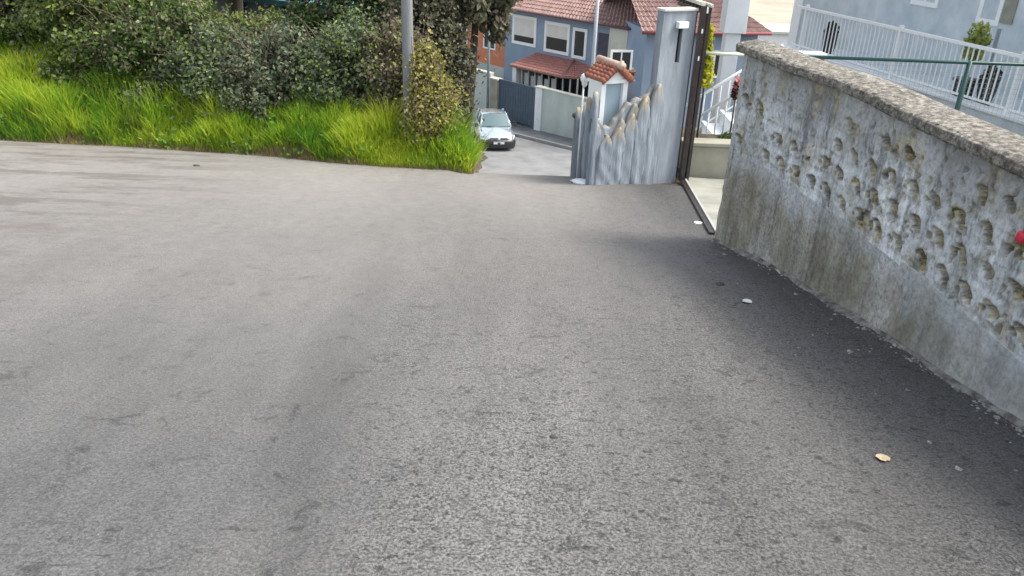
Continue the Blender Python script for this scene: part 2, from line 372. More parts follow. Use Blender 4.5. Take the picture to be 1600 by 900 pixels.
# steep lane down to the street below
vs = np.linspace(0, 1, 70)
Ly = 10.55+vs*16; LX = xleft(Ly)-.15; RX = np.interp(Ly, [10.5, 11, 20, 27], [1.1, 1.1, 1.9, 3.2])
s = np.linspace(0, 1, 12); X = LX[:, None]*(1-s)+RX[:, None]*s; Y = np.repeat(Ly[:, None], 12, 1)
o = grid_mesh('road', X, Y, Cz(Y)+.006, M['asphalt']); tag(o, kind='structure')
kx = np.array([-24, 9.]); ky = 40.73+(kx-.16)*-1.02
s = np.linspace(0, 1, 60); KX = kx[0]+(kx[1]-kx[0])*s; KY = ky[0]+(ky[1]-ky[0])*s
v = np.linspace(0, 1, 60); FX = KX*.8-1.4; FY = np.maximum(26.55, KY-15*np.ones_like(KY)); FX = np.where(FY < 27, np.minimum(FX, 3.4), FX)
X = FX[None, :]*(1-v[:, None])+KX[None, :]*v[:, None]; Y = FY[None, :]*(1-v[:, None])+KY[None, :]*v[:, None]
hz = np.where(Y < 34, Cz(Y), Cz(Y))
o = grid_mesh('street', X, Y, hz+.012, M['street']); tag(o, kind='structure')
# make the ground drop under the street where it is wider than the lane: kerbed pavement by the garden wall
gu = np.array([.70, -.714]); gn = np.array([.714, .70])
def GF(org):
    def f(a, b, z): return (org[0]+gu[0]*a+gn[0]*b, org[1]+gu[1]*a+gn[1]*b, z)
    return f
gw0 = (1.86, 41.55)                                   # foot of the garden wall
gf = GF(gw0)
mb = MB()
for i in range(-24, 8):
    for (b0, b1, zz, dz) in ((-1.62, -1.50, .13, 0),):
        p = [gf(i, b0, 0), gf(i+.98, b0, 0), gf(i+.98, b1, 0), gf(i, b1, 0)]
        z = [float(Cz(q[1])) for q in p]
        mb.hexa([(q[0], q[1], zz_-.2) for q, zz_ in zip(p, z)]+[(q[0], q[1], zz_+.13) for q, zz_ in zip(p, z)])
tag(mb.build('kerb', M['kerb']), kind='structure')
mb = MB()
for i in range(-24, 8):
    p = [gf(i, -1.50, 0), gf(i+1, -1.50, 0), gf(i+1, .3, 0), gf(i, .3, 0)]; z = [float(Cz(q[1])) for q in p]
    mb.quad(*[(q[0], q[1], zz_+.125) for q, zz_ in zip(p, z)])
tag(mb.build('pavement', M['pavement']), kind='structure')
# driveway inside the gateway
X, Y = np.meshgrid(np.linspace(0, 1, 14), np.linspace(6.85, 10.3, 20)); XL = np.interp(Y, [6.8, 10.13, 10.4], [1.88, 2.20, 2.22]); X = XL+X*(4.2)
o = grid_mesh('driveway', X, Y, np.maximum(height(X, Y), P(np.clip(Y, 6.75, 10.2))*(X < XL+.01)-9*(X >= XL+.01))+.02, M['driveway']); tag(o, kind='structure')

# ------------------------------------------------------------------ the old wall
def catmull(pts, n):
    out = []
    for i in range(len(pts)-1):
        p0, p1, p2, p3 = (np.array(pts[max(0, min(len(pts)-1, k))]) for k in (i-1, i, i+1, i+2))
        for t in np.linspace(0, 1, n, endpoint=False):
            out.append(.5*((2*p1)+(-p0+p2)*t+(2*p0-5*p1+4*p2-p3)*t*t+(-p0+3*p1-3*p2+p3)*t**3))
    out.append(np.array(pts[-1])); return np.array(out)
wc = catmull([(1.82, 6.72), (2.08, 5.7), (2.25, 4.5), (2.38, 3.1), (2.5, 1.5), (2.66, -1.5), (2.9, -6.)], 60)
seg = np.linalg.norm(np.diff(wc, axis=0), axis=1); arc = np.concatenate([[0], np.cumsum(seg)])
def wpt(s): return np.array([np.interp(s, arc, wc[:, 0]), np.interp(s, arc, wc[:, 1])])
def wpts(s): return np.stack([np.interp(s, arc, wc[:, 0]), np.interp(s, arc, wc[:, 1])], -1)
def wn(s):
    d = wpts(s+.15)-wpts(s-.15); d /= np.linalg.norm(d, axis=-1, keepdims=True); return np.stack([d[..., 1], -d[..., 0]], -1)  # towards the road (-x)
wall = empty('garden_wall', (wpt(2)[0], wpt(2)[1], P(4.7)), 'old grey cement wall with worn openwork blocks along the right of the road', 'wall')
SL = arc[-1]
sa = np.concatenate([np.arange(0, 4.6, .0085), np.arange(4.6, SL, .03)]); za = np.arange(-1.83, -1.02, .0085)
SS, ZZ = np.meshgrid(sa, za)
# openwork units: an arched hood over two slots, in three courses, worn differently block by block
U, V = .225, .165
jx = (vnoise(SS*2.2, ZZ*2.7, 12)-.5)*.05; jz = (vnoise(SS*2.9, ZZ*3.1, 14)-.5)*.04
Sx, Zx = SS+jx, ZZ+1.79+jz*.6
rowi = np.floor(Zx/V); Sx = Sx+.125*(rowi % 2); col_ = np.floor(Sx/U); lx = (Sx/U-col_)-.5; lz = (Zx/V-rowi)-.5
h1 = np.sin(col_*12.9898+rowi*78.233)*43758.5453; h1 -= np.floor(h1); h2 = np.sin(col_*39.3+rowi*11.1)*24634.63; h2 -= np.floor(h2)
wob = (vnoise(SS*15, ZZ*15, 3)-.5)*.18+(vnoise(SS*48, ZZ*48, 5)-.5)*.17
# diagonal crescent with a slot beneath it
rx_ = lx*.86-(lz)*.5; rz_ = lx*.5+lz*.86
cres = (np.hypot(rx_*1.0, rz_*1.25)+wob*.6 < .27)*(np.hypot((rx_+.10)*1.0, (rz_+.16)*1.2)+wob*.4 > .21)
slot = (np.abs(lx-.22+wob*.35) < .065)*(np.abs(lz+.20+wob*.3) < .17)
bit = (np.hypot(lx+.28, lz+.1)+wob < .075)
gain = np.interp(SS, [0, .8, 1.6, 2.5, 3.2, 5], [.30, .55, .80, 1.0, 1.1, 1.1])*np.select([rowi == 0, rowi == 1, rowi == 2, rowi == 3], [1.05, .95, .82, .5], 0)
keep = (h1*.5+vnoise(SS*3.1, ZZ*5, 8)*.5) < gain
speck = (vnoise(SS*26, ZZ*13, 18)*.6+vnoise(SS*60, ZZ*40, 19)*.4 > np.interp(ZZ, [-1.8, -1.5, -1.1], [.74, .68, .72])) * (vnoise(SS*4, ZZ*4, 22) > .38)
mask = np.clip(cres*1.+slot*(h2 > .25)+bit*(h1 > .3), 0, 1)*keep*(rowi >= 0)*(rowi <= 3)
strength = np.clip(gain+.2, 0, 1)
mask = np.maximum(mask, speck*.35)
def blur(a, k=1):
    for _ in range(k):
        a = (a+np.roll(a, 1, 0)+np.roll(a, -1, 0)+np.roll(a, 1, 1)+np.roll(a, -1, 1))/5
    return a
msk = mask*.8+blur(mask, 1)*.2
relief = .008*blur(((np.maximum(np.abs(lx), np.abs(lz)) < .40)*1.)*(rowi >= 0), 4)
dep = -msk*.085*np.sqrt(np.clip(strength, 0, 1))+relief+(vnoise(SS*9, ZZ*9, 1)-.5)*.008+(vnoise(SS*30, ZZ*22, 2)-.5)*.007+(vnoise(SS*1.5, ZZ*2, 4)-.5)*.02
c2 = wpts(SS); nn = wn(SS)
VX_ = c2[..., 0]+nn[..., 0]*dep; VY_ = c2[..., 1]+nn[..., 1]*dep
r_, c_ = SS.shape; vv = np.stack([VX_, VY_, ZZ], -1).reshape(-1, 3); i = np.arange(r_*c_).reshape(r_, c_)
ff = np.stack([i[:-1, :-1], i[:-1, 1:], i[1:, 1:], i[1:, :-1]], -1).reshape(-1, 4)
arr_mesh('openwork_face', vv, ff, M['wallup'], True, wall, attr=np.clip(blur(mask, 3)*(strength**.5)*1.4+blur((vnoise(SS*8, ZZ*5, 9) > .72)*.35, 3), 0, 1).ravel())
# skirting face below, a little proud
sa = np.concatenate([np.arange(0, 5, .02), np.arange(5, SL, .05)]); kz = np.linspace(0, 1, 60); SS, KK = np.meshgrid(sa, kz)
c2 = wpts(SS); nn = wn(SS); base = P(c2[..., 1])-.06; ZZ = base+( -1.80-base)*KK
flare = .03*(1-KK)**3+.004
dep = flare+(vnoise(SS*7, ZZ*7, 1)-.5)*.014+(vnoise(SS*24, ZZ*24, 2)-.5)*.007+(vnoise(SS*1.7, ZZ*2.3, 4)-.5)*.02
edge = (KK > .995)*-.03; dep = dep+edge
vv = np.stack([c2[..., 0]+nn[..., 0]*dep, c2[..., 1]+nn[..., 1]*dep, ZZ+(vnoise(SS*6, SS*0, 6)-.5)*.03*KK], -1).reshape(-1, 3)
r_, c_ = SS.shape; i = np.arange(r_*c_).reshape(r_, c_); ff = np.stack([i[:-1, :-1], i[:-1, 1:], i[1:, 1:], i[1:, :-1]], -1).reshape(-1, 4)
arr_mesh('skirting', vv, ff, M['walllow'], True, wall)
# core and end face
mb = MB(); sg = np.linspace(.03, SL, 60)
for a, b in zip(sg[:-1], sg[1:]):
    p, q = wpt(a), wpt(b); n1, n2 = wn(np.array(a)), wn(np.array(b))
    bz = min(P(p[1]), P(q[1]))-1.2
    A = [p-n1*.15, q-n2*.15, q-n2*.22, p-n1*.22]
    mb.hexa([(*w_, bz) for w_ in A]+[(*w_, -1.03) for w_ in A])
p = wpt(0.0); n1 = wn(np.array(.05)); q = wpt(.06)
A = [p+n1*.008, q+n1*.008, q-n1*.225, p-n1*.225]
mb.hexa([(*w_, -2.95) for w_ in A]+[(*w_, -1.03) for w_ in A])
mb.build('core', M['walllow'], wall)
# coping: rough pebbly concrete
sa = np.concatenate([np.arange(-.06, 5, .02), np.arange(5, SL, .05)]); 
prof = [(.05, .0), (.058, .012), (.060, .035), (.056, .058), (.035, .070), (-.04, .084), (-.12, .092), (-.2, .09), (-.26, .07), (-.28, .03), (-.26, -.01), (-.1, -.01), (.05, .0)]
# refine profile
pp = []; 
for a, b in zip(prof[:-1], prof[1:]):
    for t in np.linspace(0, 1, 4, endpoint=False): pp.append((a[0]*(1-t)+b[0]*t, a[1]*(1-t)+b[1]*t))
pp.append(pp[0]); pp = np.array(pp); SS, KI = np.meshgrid(sa, np.arange(len(pp)), indexing='ij')
sc = np.clip(SS, 0, SL); c2 = wpts(sc); nn = wn(sc); ext = (SS-sc)
tx = -np.stack([nn[..., 1]*-1, nn[..., 0]], -1)
nz = 1+(vnoise(SS*16, KI*.8, 3)-.5)*.16+(vnoise(SS*38, KI*1.2, 7)-.5)*.18
ox = pp[KI][..., 0]; oz = pp[KI][..., 1]; cxm = -.11; czm = .03
ox = cxm+(ox-cxm)*(1+(nz-1)*.22); oz = czm+(oz-czm)*(1+(nz-1)*.5)
dirv = (wpts(sc+.1)-wpts(sc-.0)); dirv /= np.maximum(1e-6, np.linalg.norm(dirv, axis=-1, keepdims=True))
vv = np.stack([c2[..., 0]+nn[..., 0]*ox+dirv[..., 0]*ext, c2[..., 1]+nn[..., 1]*ox+dirv[..., 1]*ext, -1.035+oz+(vnoise(SS*1.3, SS*0, 2)-.5)*.03], -1).reshape(-1, 3)
r_, c_ = SS.shape; i = np.arange(r_*c_).reshape(r_, c_); ff = np.stack([i[:-1, :-1], i[:-1, 1:], i[1:, 1:], i[1:, :-1]], -1).reshape(-1, 4)
arr_mesh('coping', vv, ff, M['coping'], True, wall)
mb = MB(); q = wpts(np.array(-.0)); mbp = [tuple(vv[k]) for k in range(c_-1)]; mb.add(mbp, [tuple(range(c_-1))]); mb.build('coping_end', M['coping'], wall)
# red reflector on the wall
rp = wpt(3.31); rn = wn(np.array(3.31)); rz = -1.30
mb = MB(); c0 = Vector((rp[0]+rn[0]*.012, rp[1]+rn[1]*.012, rz)); nv = Vector((rn[0], rn[1], 0))
mb.tube([c0-nv*.012, c0+nv*.012, c0+nv*.018], [.030, .030, .022], 20)
tag(mb.build('reflector', M['red']), 'small round red reflector fixed to the openwork of the grey wall', 'reflector')

# uneven mortar footing where the asphalt meets the wall
sa = np.arange(0, 9, .02); row = []
c2 = wpts(sa); nn = wn(sa); wdt = .01+.09*np.clip(vnoise(sa*1.9, sa*0, 41)-.35, 0, 1)+.025*vnoise(sa*13, sa*0, 42)
L_ = []
for t_, hh in ((-.02, .03), (.35, .026), (.7, .018), (1.0, -.01)):
    q = c2+nn*(wdt*t_+.02)[:, None]; L_.append(np.stack([q[:, 0], q[:, 1], P(q[:, 1])+hh*(.5+.8*vnoise(sa*8, sa*0+t_*3, 43))], -1))
A_ = np.stack(L_); r_, c_ = A_.shape[:2]; i = np.arange(r_*c_).reshape(r_, c_)
arr_mesh('footing', A_.reshape(-1, 3), np.stack([i[:-1, :-1], i[:-1, 1:], i[1:, 1:], i[1:, :-1]], -1).reshape(-1, 4), simple('crumbling_mortar', (.035, .034, .030), (.30, .29, .26), 13, .95, .8, .01, det=8), True, wall)
# crumbs of plaster and stones at the wall foot, one countable lot of small things left as gravel
v_ = []; f_ = []
for k in range(2400):
    s_ = random.uniform(0, 9); p = wpt(s_); n1 = wn(np.array(s_)); off = .04+abs(random.gauss(0, .03)); w_ = p+n1*(off if k % 5 else abs(random.gauss(0, .35)))
    if random.random() > .35+.6*vnoise(np.array(s_*2.2), np.array(0.), 5): continue
    r = random.uniform(.004, .014)*(1.7 if random.random() < .10 else 1); z = P(w_[1])+r*.3; b = len(v_)
    for a_, b_, c__ in ((1, 0, 0), (0, 1, 0), (-1, 0, 0), (0, -1, 0), (0, 0, 1), (0, 0, -1)):
        v_.append((w_[0]+a_*r*random.uniform(.7, 1.5), w_[1]+b_*r*random.uniform(.7, 1.7), z+c__*r*random.uniform(.4, .8)))
    f_ += [[b+x for x in t] for t in ((0, 1, 4), (1, 2, 4), (2, 3, 4), (3, 0, 4), (1, 0, 5), (2, 1, 5), (3, 2, 5), (0, 3, 5))]
o = arr_mesh('gravel', np.array(v_), np.array(f_), simple('grit', (.09, .088, .08), (.36, .35, .32), 30, .9, 0))
tag(o, 'loose pale grit and plaster crumbs along the foot of the grey wall', 'gravel', kind='stuff')

# ------------------------------------------------------------------ litter on the road
def on_road(px, py):
    d = ray(px, py); return d*1.6/(-d[2]-.159*d[1])
def pebble(px, py, r, label, m='stone', flat=.5, name='pebble', cat='stone'):
    c = on_road(px, py); mb = MB(); n = 9; vs = []; 
    for j, (rr_, zz_) in enumerate(((.75, 0), (1, .35), (.8, .8), (.35, 1))):
        for k in range(n):
            a = 2*math.pi*k/n; q = rr_*(1+random.uniform(-.22, .22))*r
            vs.append((c[0]+q*math.cos(a)*1.3, c[1]+q*math.sin(a), c[2]+.006+zz_*r*flat))
    fs = [(j*n+k, j*n+(k+1) % n, (j+1)*n+(k+1) % n, (j+1)*n+k) for j in range(3) for k in range(n)]+[tuple(range(3*n, 4*n)), tuple(range(n))[::-1]]
    mb.add(vs, fs, True); tag(mb.build(name, M[m]), label, cat, 'bits lying on the asphalt')
def leafbit(px, py, r, label, m='deadleaf'):
    c = on_road(px, py); mb = MB(); pts = []
    N = 12
    for k in range(N):
        a = 2*math.pi*k/N; q = r*(.75+.35*abs(math.cos(a*1.5)))*random.uniform(.85, 1.1)
        pts.append((c[0]+q*math.cos(a)*1.2, c[1]+q*math.sin(a), c[2]+.012+.35*r*abs(math.sin(a+.6))))
    mid = (c[0], c[1], c[2]+.010); low = [(p[0], p[1], p[2]-.002) for p in pts]
    mb.add([mid]+pts, [(0, k+1, (k+1) % N+1) for k in range(N)])
    mb.add([(mid[0], mid[1], mid[2]-.002)]+low, [(0, (k+1) % N+1, k+1) for k in range(N)])
    tag(mb.build('fallen_leaf', M[m]), label, 'leaf', 'bits lying on the asphalt')
leafbit(1378, 720, .024, 'curled tan dead leaf lying alone on the lower right asphalt')
leafbit(1166, 474, .030, 'flat pale grey scrap of leaf on the dark asphalt near the wall', 'curtain')
pebble(1125, 446, .028, 'dark brown lump on the asphalt left of the wall end', 'bark')
pebble(1240, 428, .11, 'flat whitish plaster patch lying at the foot of the grey wall', 'stone', .12)
pebble(307, 260, .035, 'small dark clod on the far left asphalt below the grass', 'bark')
pebble(1090, 350, .035, 'white pebble beside the gateway rail', 'brightwhite', .5)
pebble(908, 286, .10, 'white flat stone at the corner of the streaky slab fence', 'brightwhite', .35)
pebble(865, 685, .014, 'tiny dark stone in the middle of the lower asphalt', 'bark')

# ------------------------------------------------------------------ streaky slab fence, pillar, gate
corner = np.array([.94, 9.53]); fR = np.array([1.70, 9.93]); pR = np.array([2.10, 10.12])
ud = (pR-corner)/np.linalg.norm(pR-corner); nd = np.array([-ud[1], ud[0]])        # nd points away from the camera
fence = empty('slab_fence', (corner[0], corner[1], P(9.53)), 'blue-grey streaked slab fence with ragged tan tips at the road corner', 'fence')
def slab(a0, a1, b, zt, lean, org, uu, nv_, tan=.3, th=.05):
    """one standing slab with a rounded ragged tip; a = along the fence, b = depth"""
    nx, nz = 9, 26; v = []; tint = []
    w = a1-a0; bz = min(height(org[0]+uu[0]*a0, org[1]+uu[1]*a0), P(9.5), Cz(org[1]+uu[1]*a0))-.1
    for face in (0, 1):
        for j in range(nz):
            k = j/(nz-1)
            for i_ in range(nx):
                t = i_/(nx-1)*2-1; taper = 1-.72*(max(0, k-.82)/.18)**1.4
                a = (a0+a1)/2+t*w/2*taper+lean*k
                tip = zt-(abs(t)**2)*.03-random.uniform(0, .012)
                z = bz+(tip-bz)*k
                bulge = .005*(1-t*t)+.004*math.sin(k*9+a*31)+.003*math.sin(k*23+t*3)
                bb = b-(th/2+bulge) if face == 0 else b+th/2
                p = org+uu*a+nv_*bb; v.append((p[0], p[1], z)); tint.append(max(0, (z-(tip-tan))/tan))
    f = []; off = nx*nz
    for j in range(nz-1):
        for i_ in range(nx-1):
            q = j*nx+i_; f.append((q, q+1, q+nx+1, q+nx)); f.append((off+q+1, off+q, off+q+nx, off+q+nx+1))
        f.append((j*nx, j*nx+nx, off+j*nx+nx, off+j*nx)); q = j*nx+nx-1; f.append((q+nx, q, off+q, off+q+nx))
    for i_ in range(nx-1):
        q = (nz-1)*nx+i_; f.append((q, q+1, off+q+1, off+q))
    arr_mesh('slab', np.array(v), np.array(f), M['slab'], True, fence, attr=np.array(tint))
fl = np.linalg.norm(fR-corner)
bx = np.linspace(-.02, fl, 60); tp_ = np.interp(bx/fl, [0, .12, .22, .34, .5, .72, .9, 1.0], [-2.28, -2.36, -2.42, -2.34, -2.16, -2.10, -2.0, -1.93])
kk = np.linspace(0, 1, 30); BX, KK = np.meshgrid(bx, kk); TP = np.interp(BX, bx, tp_)+(vnoise(BX*22, BX*0, 77)-.5)*.07
zz_ = -3.35+(TP+3.35)*KK; dp = .035+(vnoise(BX*14, zz_*3, 5)-.5)*.03
fr_ = np.stack([corner[0]+ud[0]*BX+nd[0]*dp, corner[1]+ud[1]*BX+nd[1]*dp, zz_], -1).reshape(-1, 3); r_, c_ = BX.shape; i = np.arange(r_*c_).reshape(r_, c_)
bk_ = fr_+np.array([nd[0], nd[1], 0])*.07; fq = np.stack([i[:-1, :-1], i[:-1, 1:], i[1:, 1:], i[1:, :-1]], -1).reshape(-1, 4)
tq = np.stack([i[-1, :-1], i[-1, 1:], i[-1, 1:]+r_*c_, i[-1, :-1]+r_*c_], -1)
arr_mesh('backing', np.concatenate([fr_, bk_]), np.concatenate([fq, fq[:, ::-1]+r_*c_, tq]), M['slab'], True, fence, attr=np.tile(np.clip((zz_-TP+.05)/.1, 0, .5).ravel(), 2))
# front row: tops measured off the photograph, rising to the right
def ztop(px, py, Y=9.7): return at_y(px, py, Y)[2]
tops = [(929, 188, .10), (938, 201, .12), (948, 205, .16), (956, 196, .2), (965, 180, .24), (974, 168, .25), (983, 163, .2), (991, 150, .22), (1000, 143, .26), (1010, 134, .25)]
for k, (px, py, tn) in enumerate(tops):
    ca = fl*(px-925)/(1014-925)+.0; py += (k % 3)*5
    slab(ca-.10, ca+.10, (.0 if k % 2 else .022), ztop(px, py), (.03 if k % 2 else -.025), corner, ud, nd, tn)
# return side running down the lane
rdir = np.array([-.10, 1.0]); rdir /= np.linalg.norm(rdir); rn_ = np.array([rdir[1], -rdir[0]])
for k in range(8):
    a = .07+k*.19; slab(a-.115, a+.115, .04*(k % 2)-.02, -1.98-.075*k-.05*(k % 2), .02, corner, rdir, rn_, .12)
# kiosk: small roofed post behind the slabs
kc = np.array([1.09, 10.02]); kz = P(10)
kio = empty('letterbox_post', (kc[0], kc[1], kz), 'small white gabled letterbox post with terracotta tile roof behind the slab fence', 'letterbox')
def KF(a, b, z): return (kc[0]+ud[0]*a+nd[0]*b, kc[1]+ud[1]*a+nd[1]*b, z)
mb = MB(); mb.box(-.19, -.125, -.15, .15, kz-.1, -1.93, KF); mb.box(.125, .19, -.15, .15, kz-.1, -1.93, KF); mb.box(-.125, .125, -.08, .15, kz-.1, -1.93, KF)
mb.box(-.205, .205, -.165, .165, -1.93, -1.885, KF)
gz0, gz1 = -1.885, -1.765
for b0 in (-.15,):
    A = [KF(-.17, b0, gz0), KF(.17, b0, gz0), KF(0, b0, gz1)]; B = [KF(-.17, .15, gz0), KF(.17, .15, gz0), KF(0, .15, gz1)]
    mb.add(A+B, [(0, 1, 2), (5, 4, 3), (0, 3, 4, 1), (1, 4, 5, 2), (2, 5, 3, 0)])
mb.build('post', M['brightwhite'], kio)
mb = MB(); mb.box(-.122, .122, -.10, -.083, -2.72, -1.945, KF); mb.build('door', simple('pale_blue_panel', (.30, .40, .46), (.40, .50, .56), 3, .5, 0), kio)
rf = MB()
for sgn in (-1, 1):
    nrow = 5
    for r in range(nrow):
        t0, t1 = r/nrow, (r+1)/nrow+.05
        for c in range(5):
            b0 = -.23+c*.09; pts = []
            za = gz1+.035-(t0*.205)*.8; zb = gz1+.035-(t1*.205)*.8+.012
            rf.tube([KF(sgn*t0*.205, b0+.05, za), KF(sgn*t1*.205, b0+.05, zb)], [.040, .048], 8)
rf.build('tile_roof', M['terracotta'], kio)
mb = MB(); mb.tube([KF(0, -.29, gz1+.06), KF(0, -.0, gz1+.062), KF(0, .27, gz1+.06)], [.045, .04, .045], 10)
mb.tube([KF(0, -.26, gz1+.04), KF(0, -.26, gz1+.12)], [.04, .02], 8); mb.build('ridge_tile', simple('pale_ridge', (.42, .27, .2), (.6, .45, .36), 6), kio)
# globe lamp on its stem at the corner
lp0 = at_y(912, 132, 10.3); lz0 = Cz(10.3)
gl = empty('globe_lamp', (lp0[0], lp0[1], lz0), 'small white globe lamp on a thin stem left of the letterbox post', 'lamp')
mb = MB(); mb.tube([(lp0[0], lp0[1], lz0-.1), (lp0[0], lp0[1], lp0[2])], .012, 8); mb.build('stem', M['brightwhite'], gl)
mb = MB(); mb.lathe((lp0[0]+.01, lp0[1], lp0[2]), [(.02, -.03), (.035, 0), (.035, .02), (.052, .05), (.058, .085), (.045, .12), (.02, .14)], 16); mb.build('globe', M['brightwhite'], gl)
# low post with dark cap on the lane side
lc = at_y(903, 184, 11.3); lz = Cz(11.3)
lpst = empty('low_post', (lc[0], lc[1], lz), 'short post with flat dark mossy cap left of the slab fence', 'post')
mb = MB(); mb.box(lc[0]-.05, lc[0]+.05, lc[1]-.06, lc[1]+.06, lz-.2, lc[2]); mb.build('shaft', M['slab'], lpst, .01)
mb = MB(); mb.lathe((lc[0], lc[1], lc[2]), [(.07, 0), (.085, .02), (.08, .06), (.03, .08)], 10); mb.build('cap', M['cap'], lpst)
# terracotta pot on the slabs
pc = at_y(985, 124, 10.2)
pot = empty('flower_pot', pc, 'small ochre clay pot standing right of the letterbox roof', 'pot')
mb = MB(); mb.lathe(pc, [(.035, 0), (.05, .085), (.058, .085), (.058, .11), (.04, .11), (.036, .09)], 14); mb.build('body', M['terracotta'], pot)
mb = MB(); mb.lathe((pc[0], pc[1], pc[2]+.09), [(.036, 0), (.03, .012)], 10); mb.build('soil', simple('mossy_soil', (.12, .12, .03), (.3, .27, .08), 20), pot)
mb = MB(); mb.box(pc[0]-.06, pc[0]+.06, pc[1]-.06, pc[1]+.06, kz-.1, pc[2]-.001)
pp_ = empty('pot_stand', (pc[0], pc[1], kz), 'plain grey block post under the ochre pot', 'post'); mb.build('shaft', M['pillar'], pp_, .01)
# big pillar with letterbox slot
pa0 = fl-.05; pa1 = np.linalg.norm(pR-corner)-.02
pil = empty('gate_pillar', (*(corner+ud*(pa0+pa1)/2), P(10)), 'tall blue-grey rendered gate pillar with a dark slot and white lamp box', 'pillar')
def PF(a, b, z): p = corner+ud*a+nd*b; return (p[0], p[1], z)
zt = -1.08; zb = P(10.2)-.1; sa0, sa1 = pa0+.235, pa0+.30; sz0, sz1 = -1.68, -1.25
mb = MB(); D = .13
mb.box(pa0, sa0, 0, D, zb, zt, PF); mb.box(sa1, pa1, 0, D, zb, zt, PF); mb.box(sa0, sa1, 0, D, zb, sz0, PF); mb.box(sa0, sa1, 0, D, sz1, zt, PF)

mb.build('shaft', M['pillar'], pil)
mb = MB(); mb.box(sa0-.0, sa1, .05, .08, sz0, sz1, PF); mb.build('slot', M['blackmetal'], pil)
mb = MB(); mb.box(sa0-.05, sa1+.03, -.07, 0, sz1-.02, sz1+.055, PF); mb.build('lamp_box', M['brightwhite'], pil, .006)
mb = MB(); mb.box(pa0-.01, pa1+.015, -.02, D+.02, zt, zt+.03, PF); mb.build('cap', M['greige'], pil, .006)
# sliding gate leaf parked behind the pillar: stile, top rails with lattice, frame
gt = empty('sliding_gate', (2.22, 10.13, P(10.13)), 'black metal sliding gate pulled open, its tall end stile beside the pillar', 'gate')
gd = np.array([-.16, 1.0]); gd /= np.linalg.norm(gd); gn_ = np.array([gd[1], -gd[0]])
g0 = np.array([2.19, 10.06])
def LF(a, b, z): p = g0+gd*a+gn_*b; return (p[0], p[1], z)
gz = P(10.1)
mb = MB(); mb.box(0, .07, -.055, .0, gz+.02, -1.02, LF); mb.box(.0, .055, .022, .062, gz+.02, -1.03, LF); mb.build('end_stile', M['blackmetal'], gt)
for z in (-1.30, -1.62):
    mb = MB(); mb.box(-.010, -.001, -.035, -.018, z-.03, z+.02, LF); mb.build('catch', M['brightwhite'], gt)
mb = MB(); mb.box(.0, .055, .0, .022, -1.1, -1.03, LF); mb.build('stile_cap', M['brightwhite'], gt)
mb = MB(); mb.box(-.02, 1.05, .04, .07, -1.03, -.995, LF); mb.box(-.01, 1.05, -.07, -.03, -1.015, -.975, LF); mb.build('top_rail', simple('sunlit_cream_rail', (.55, .54, .44), (.72, .70, .58), 5, .4), gt)  # sunlight on the gate top painted in as a cream colour
mb = MB(); mb.box(.07, 1.05, .0, .03, -1.12, -1.075, LF); mb.box(.07, 1.05, .0, .03, gz+.05, gz+.12, LF)
for k in range(8):
    a = .1+k*.12; mb.box(a, a+.02, -.06, .06, -1.06, -1.018, LF)
    mb.box(a, a+.02, .008, .022, gz-.9, -1.12, LF)
mb.build('leaf_frame', M['blackmetal'], gt)
# threshold track
mb = MB(); A0, A1 = np.array([1.85, 6.9]), np.array([2.2, 10.1]); dA = (A1-A0)/np.linalg.norm(A1-A0); nA = np.array([dA[1], -dA[0]])
LA = np.linalg.norm(A1-A0)
def TF(a, b, z): p = A0+dA*a+nA*b; return (p[0], p[1], P(p[1])+z)
mb.box(0, LA, -.05, .0, .0, .03, TF, mi=1); mb.box(0, LA, .002, .025, -.02, .045, TF, mi=0)
tag(mb.build('gate_track', [M['kerb'], M['blackmetal']]), 'narrow steel floor track across the open gateway', 'gate track')

# ------------------------------------------------------------------ yard behind the gateway
low = empty('planter_wall', (2.9, 10.9, -3.2), 'low tan concrete planter wall across the end of the driveway', 'wall')
w0 = at_y(1070, 268, 10.35)
mb = MB(); mb.box(w0[0]-.05, 4.6, 10.38, 10.58, -3.4, -2.80); mb.build('face', M['sandstone'], low, .02)
mb = MB(); mb.box(w0[0]-.07, 4.65, 10.35, 10.62, -2.80, -2.75); mb.build('capping', M['sandstone'], low, .01)
mb = MB(); mb.box(w0[0], 4.6, 10.62, 11.15, -3.3, -2.83); mb.build('soil', M['ground'], low)
# staircase
stc = empty('staircase', (3.2, 11.7, -3.2), 'white outdoor staircase rising to the right behind the gateway', 'stairs')
R0 = at_y(1084, 187, 11.25); R1 = at_y(1153, 144, 11.25); slope = (R1[2]-R0[2])/(R1[0]-R0[0])
B0 = at_y(1087, 155, 12.15); B1 = at_y(1138, 124, 12.15); slb = (B1[2]-B0[2])/(B1[0]-B0[0])
slope = (slope+slb)/2
mb = MB(); x = R0[0]-.15; zst = R0[2]-.62
for k in range(6):
    xs = x+k*.25; zs = zst+k*.25*slope; mb.box(xs, xs+.27, 11.22, 12.18, -3.5, zs); mb.box(xs-.02, xs+.03, 11.21, 12.19, zs, zs+.03)
mb.build('steps', M['brightwhite'], stc)
xe = x+6*.25
def railing(yv, zoff, x0, name='handrail'):
    z = lambda q: R0[2]+zoff+(q-R0[0])*slope
    mb = MB(); mb.tube([(x0, yv, z(x0)), (xe, yv, z(xe))], .022, 8); mb.tube([(x0, yv, z(x0)-.5), (xe, yv, z(xe)-.5)], .014, 6); hr = mb.build(name, M['brightwhite'], stc)
    q = x0+.02
    while q < xe:
        mb = MB(); mb.tube([(q, yv, z(q)-.52), (q, yv, z(q))], .011, 6); mb.build('baluster', M['brightwhite'], hr); q += .115
railing(11.25, 0, R0[0]-.05); railing(12.15, B0[2]-R0[2]-(B0[0]-R0[0])*slope, R0[0]-.05)
ztop_ = zst+6*.25*slope
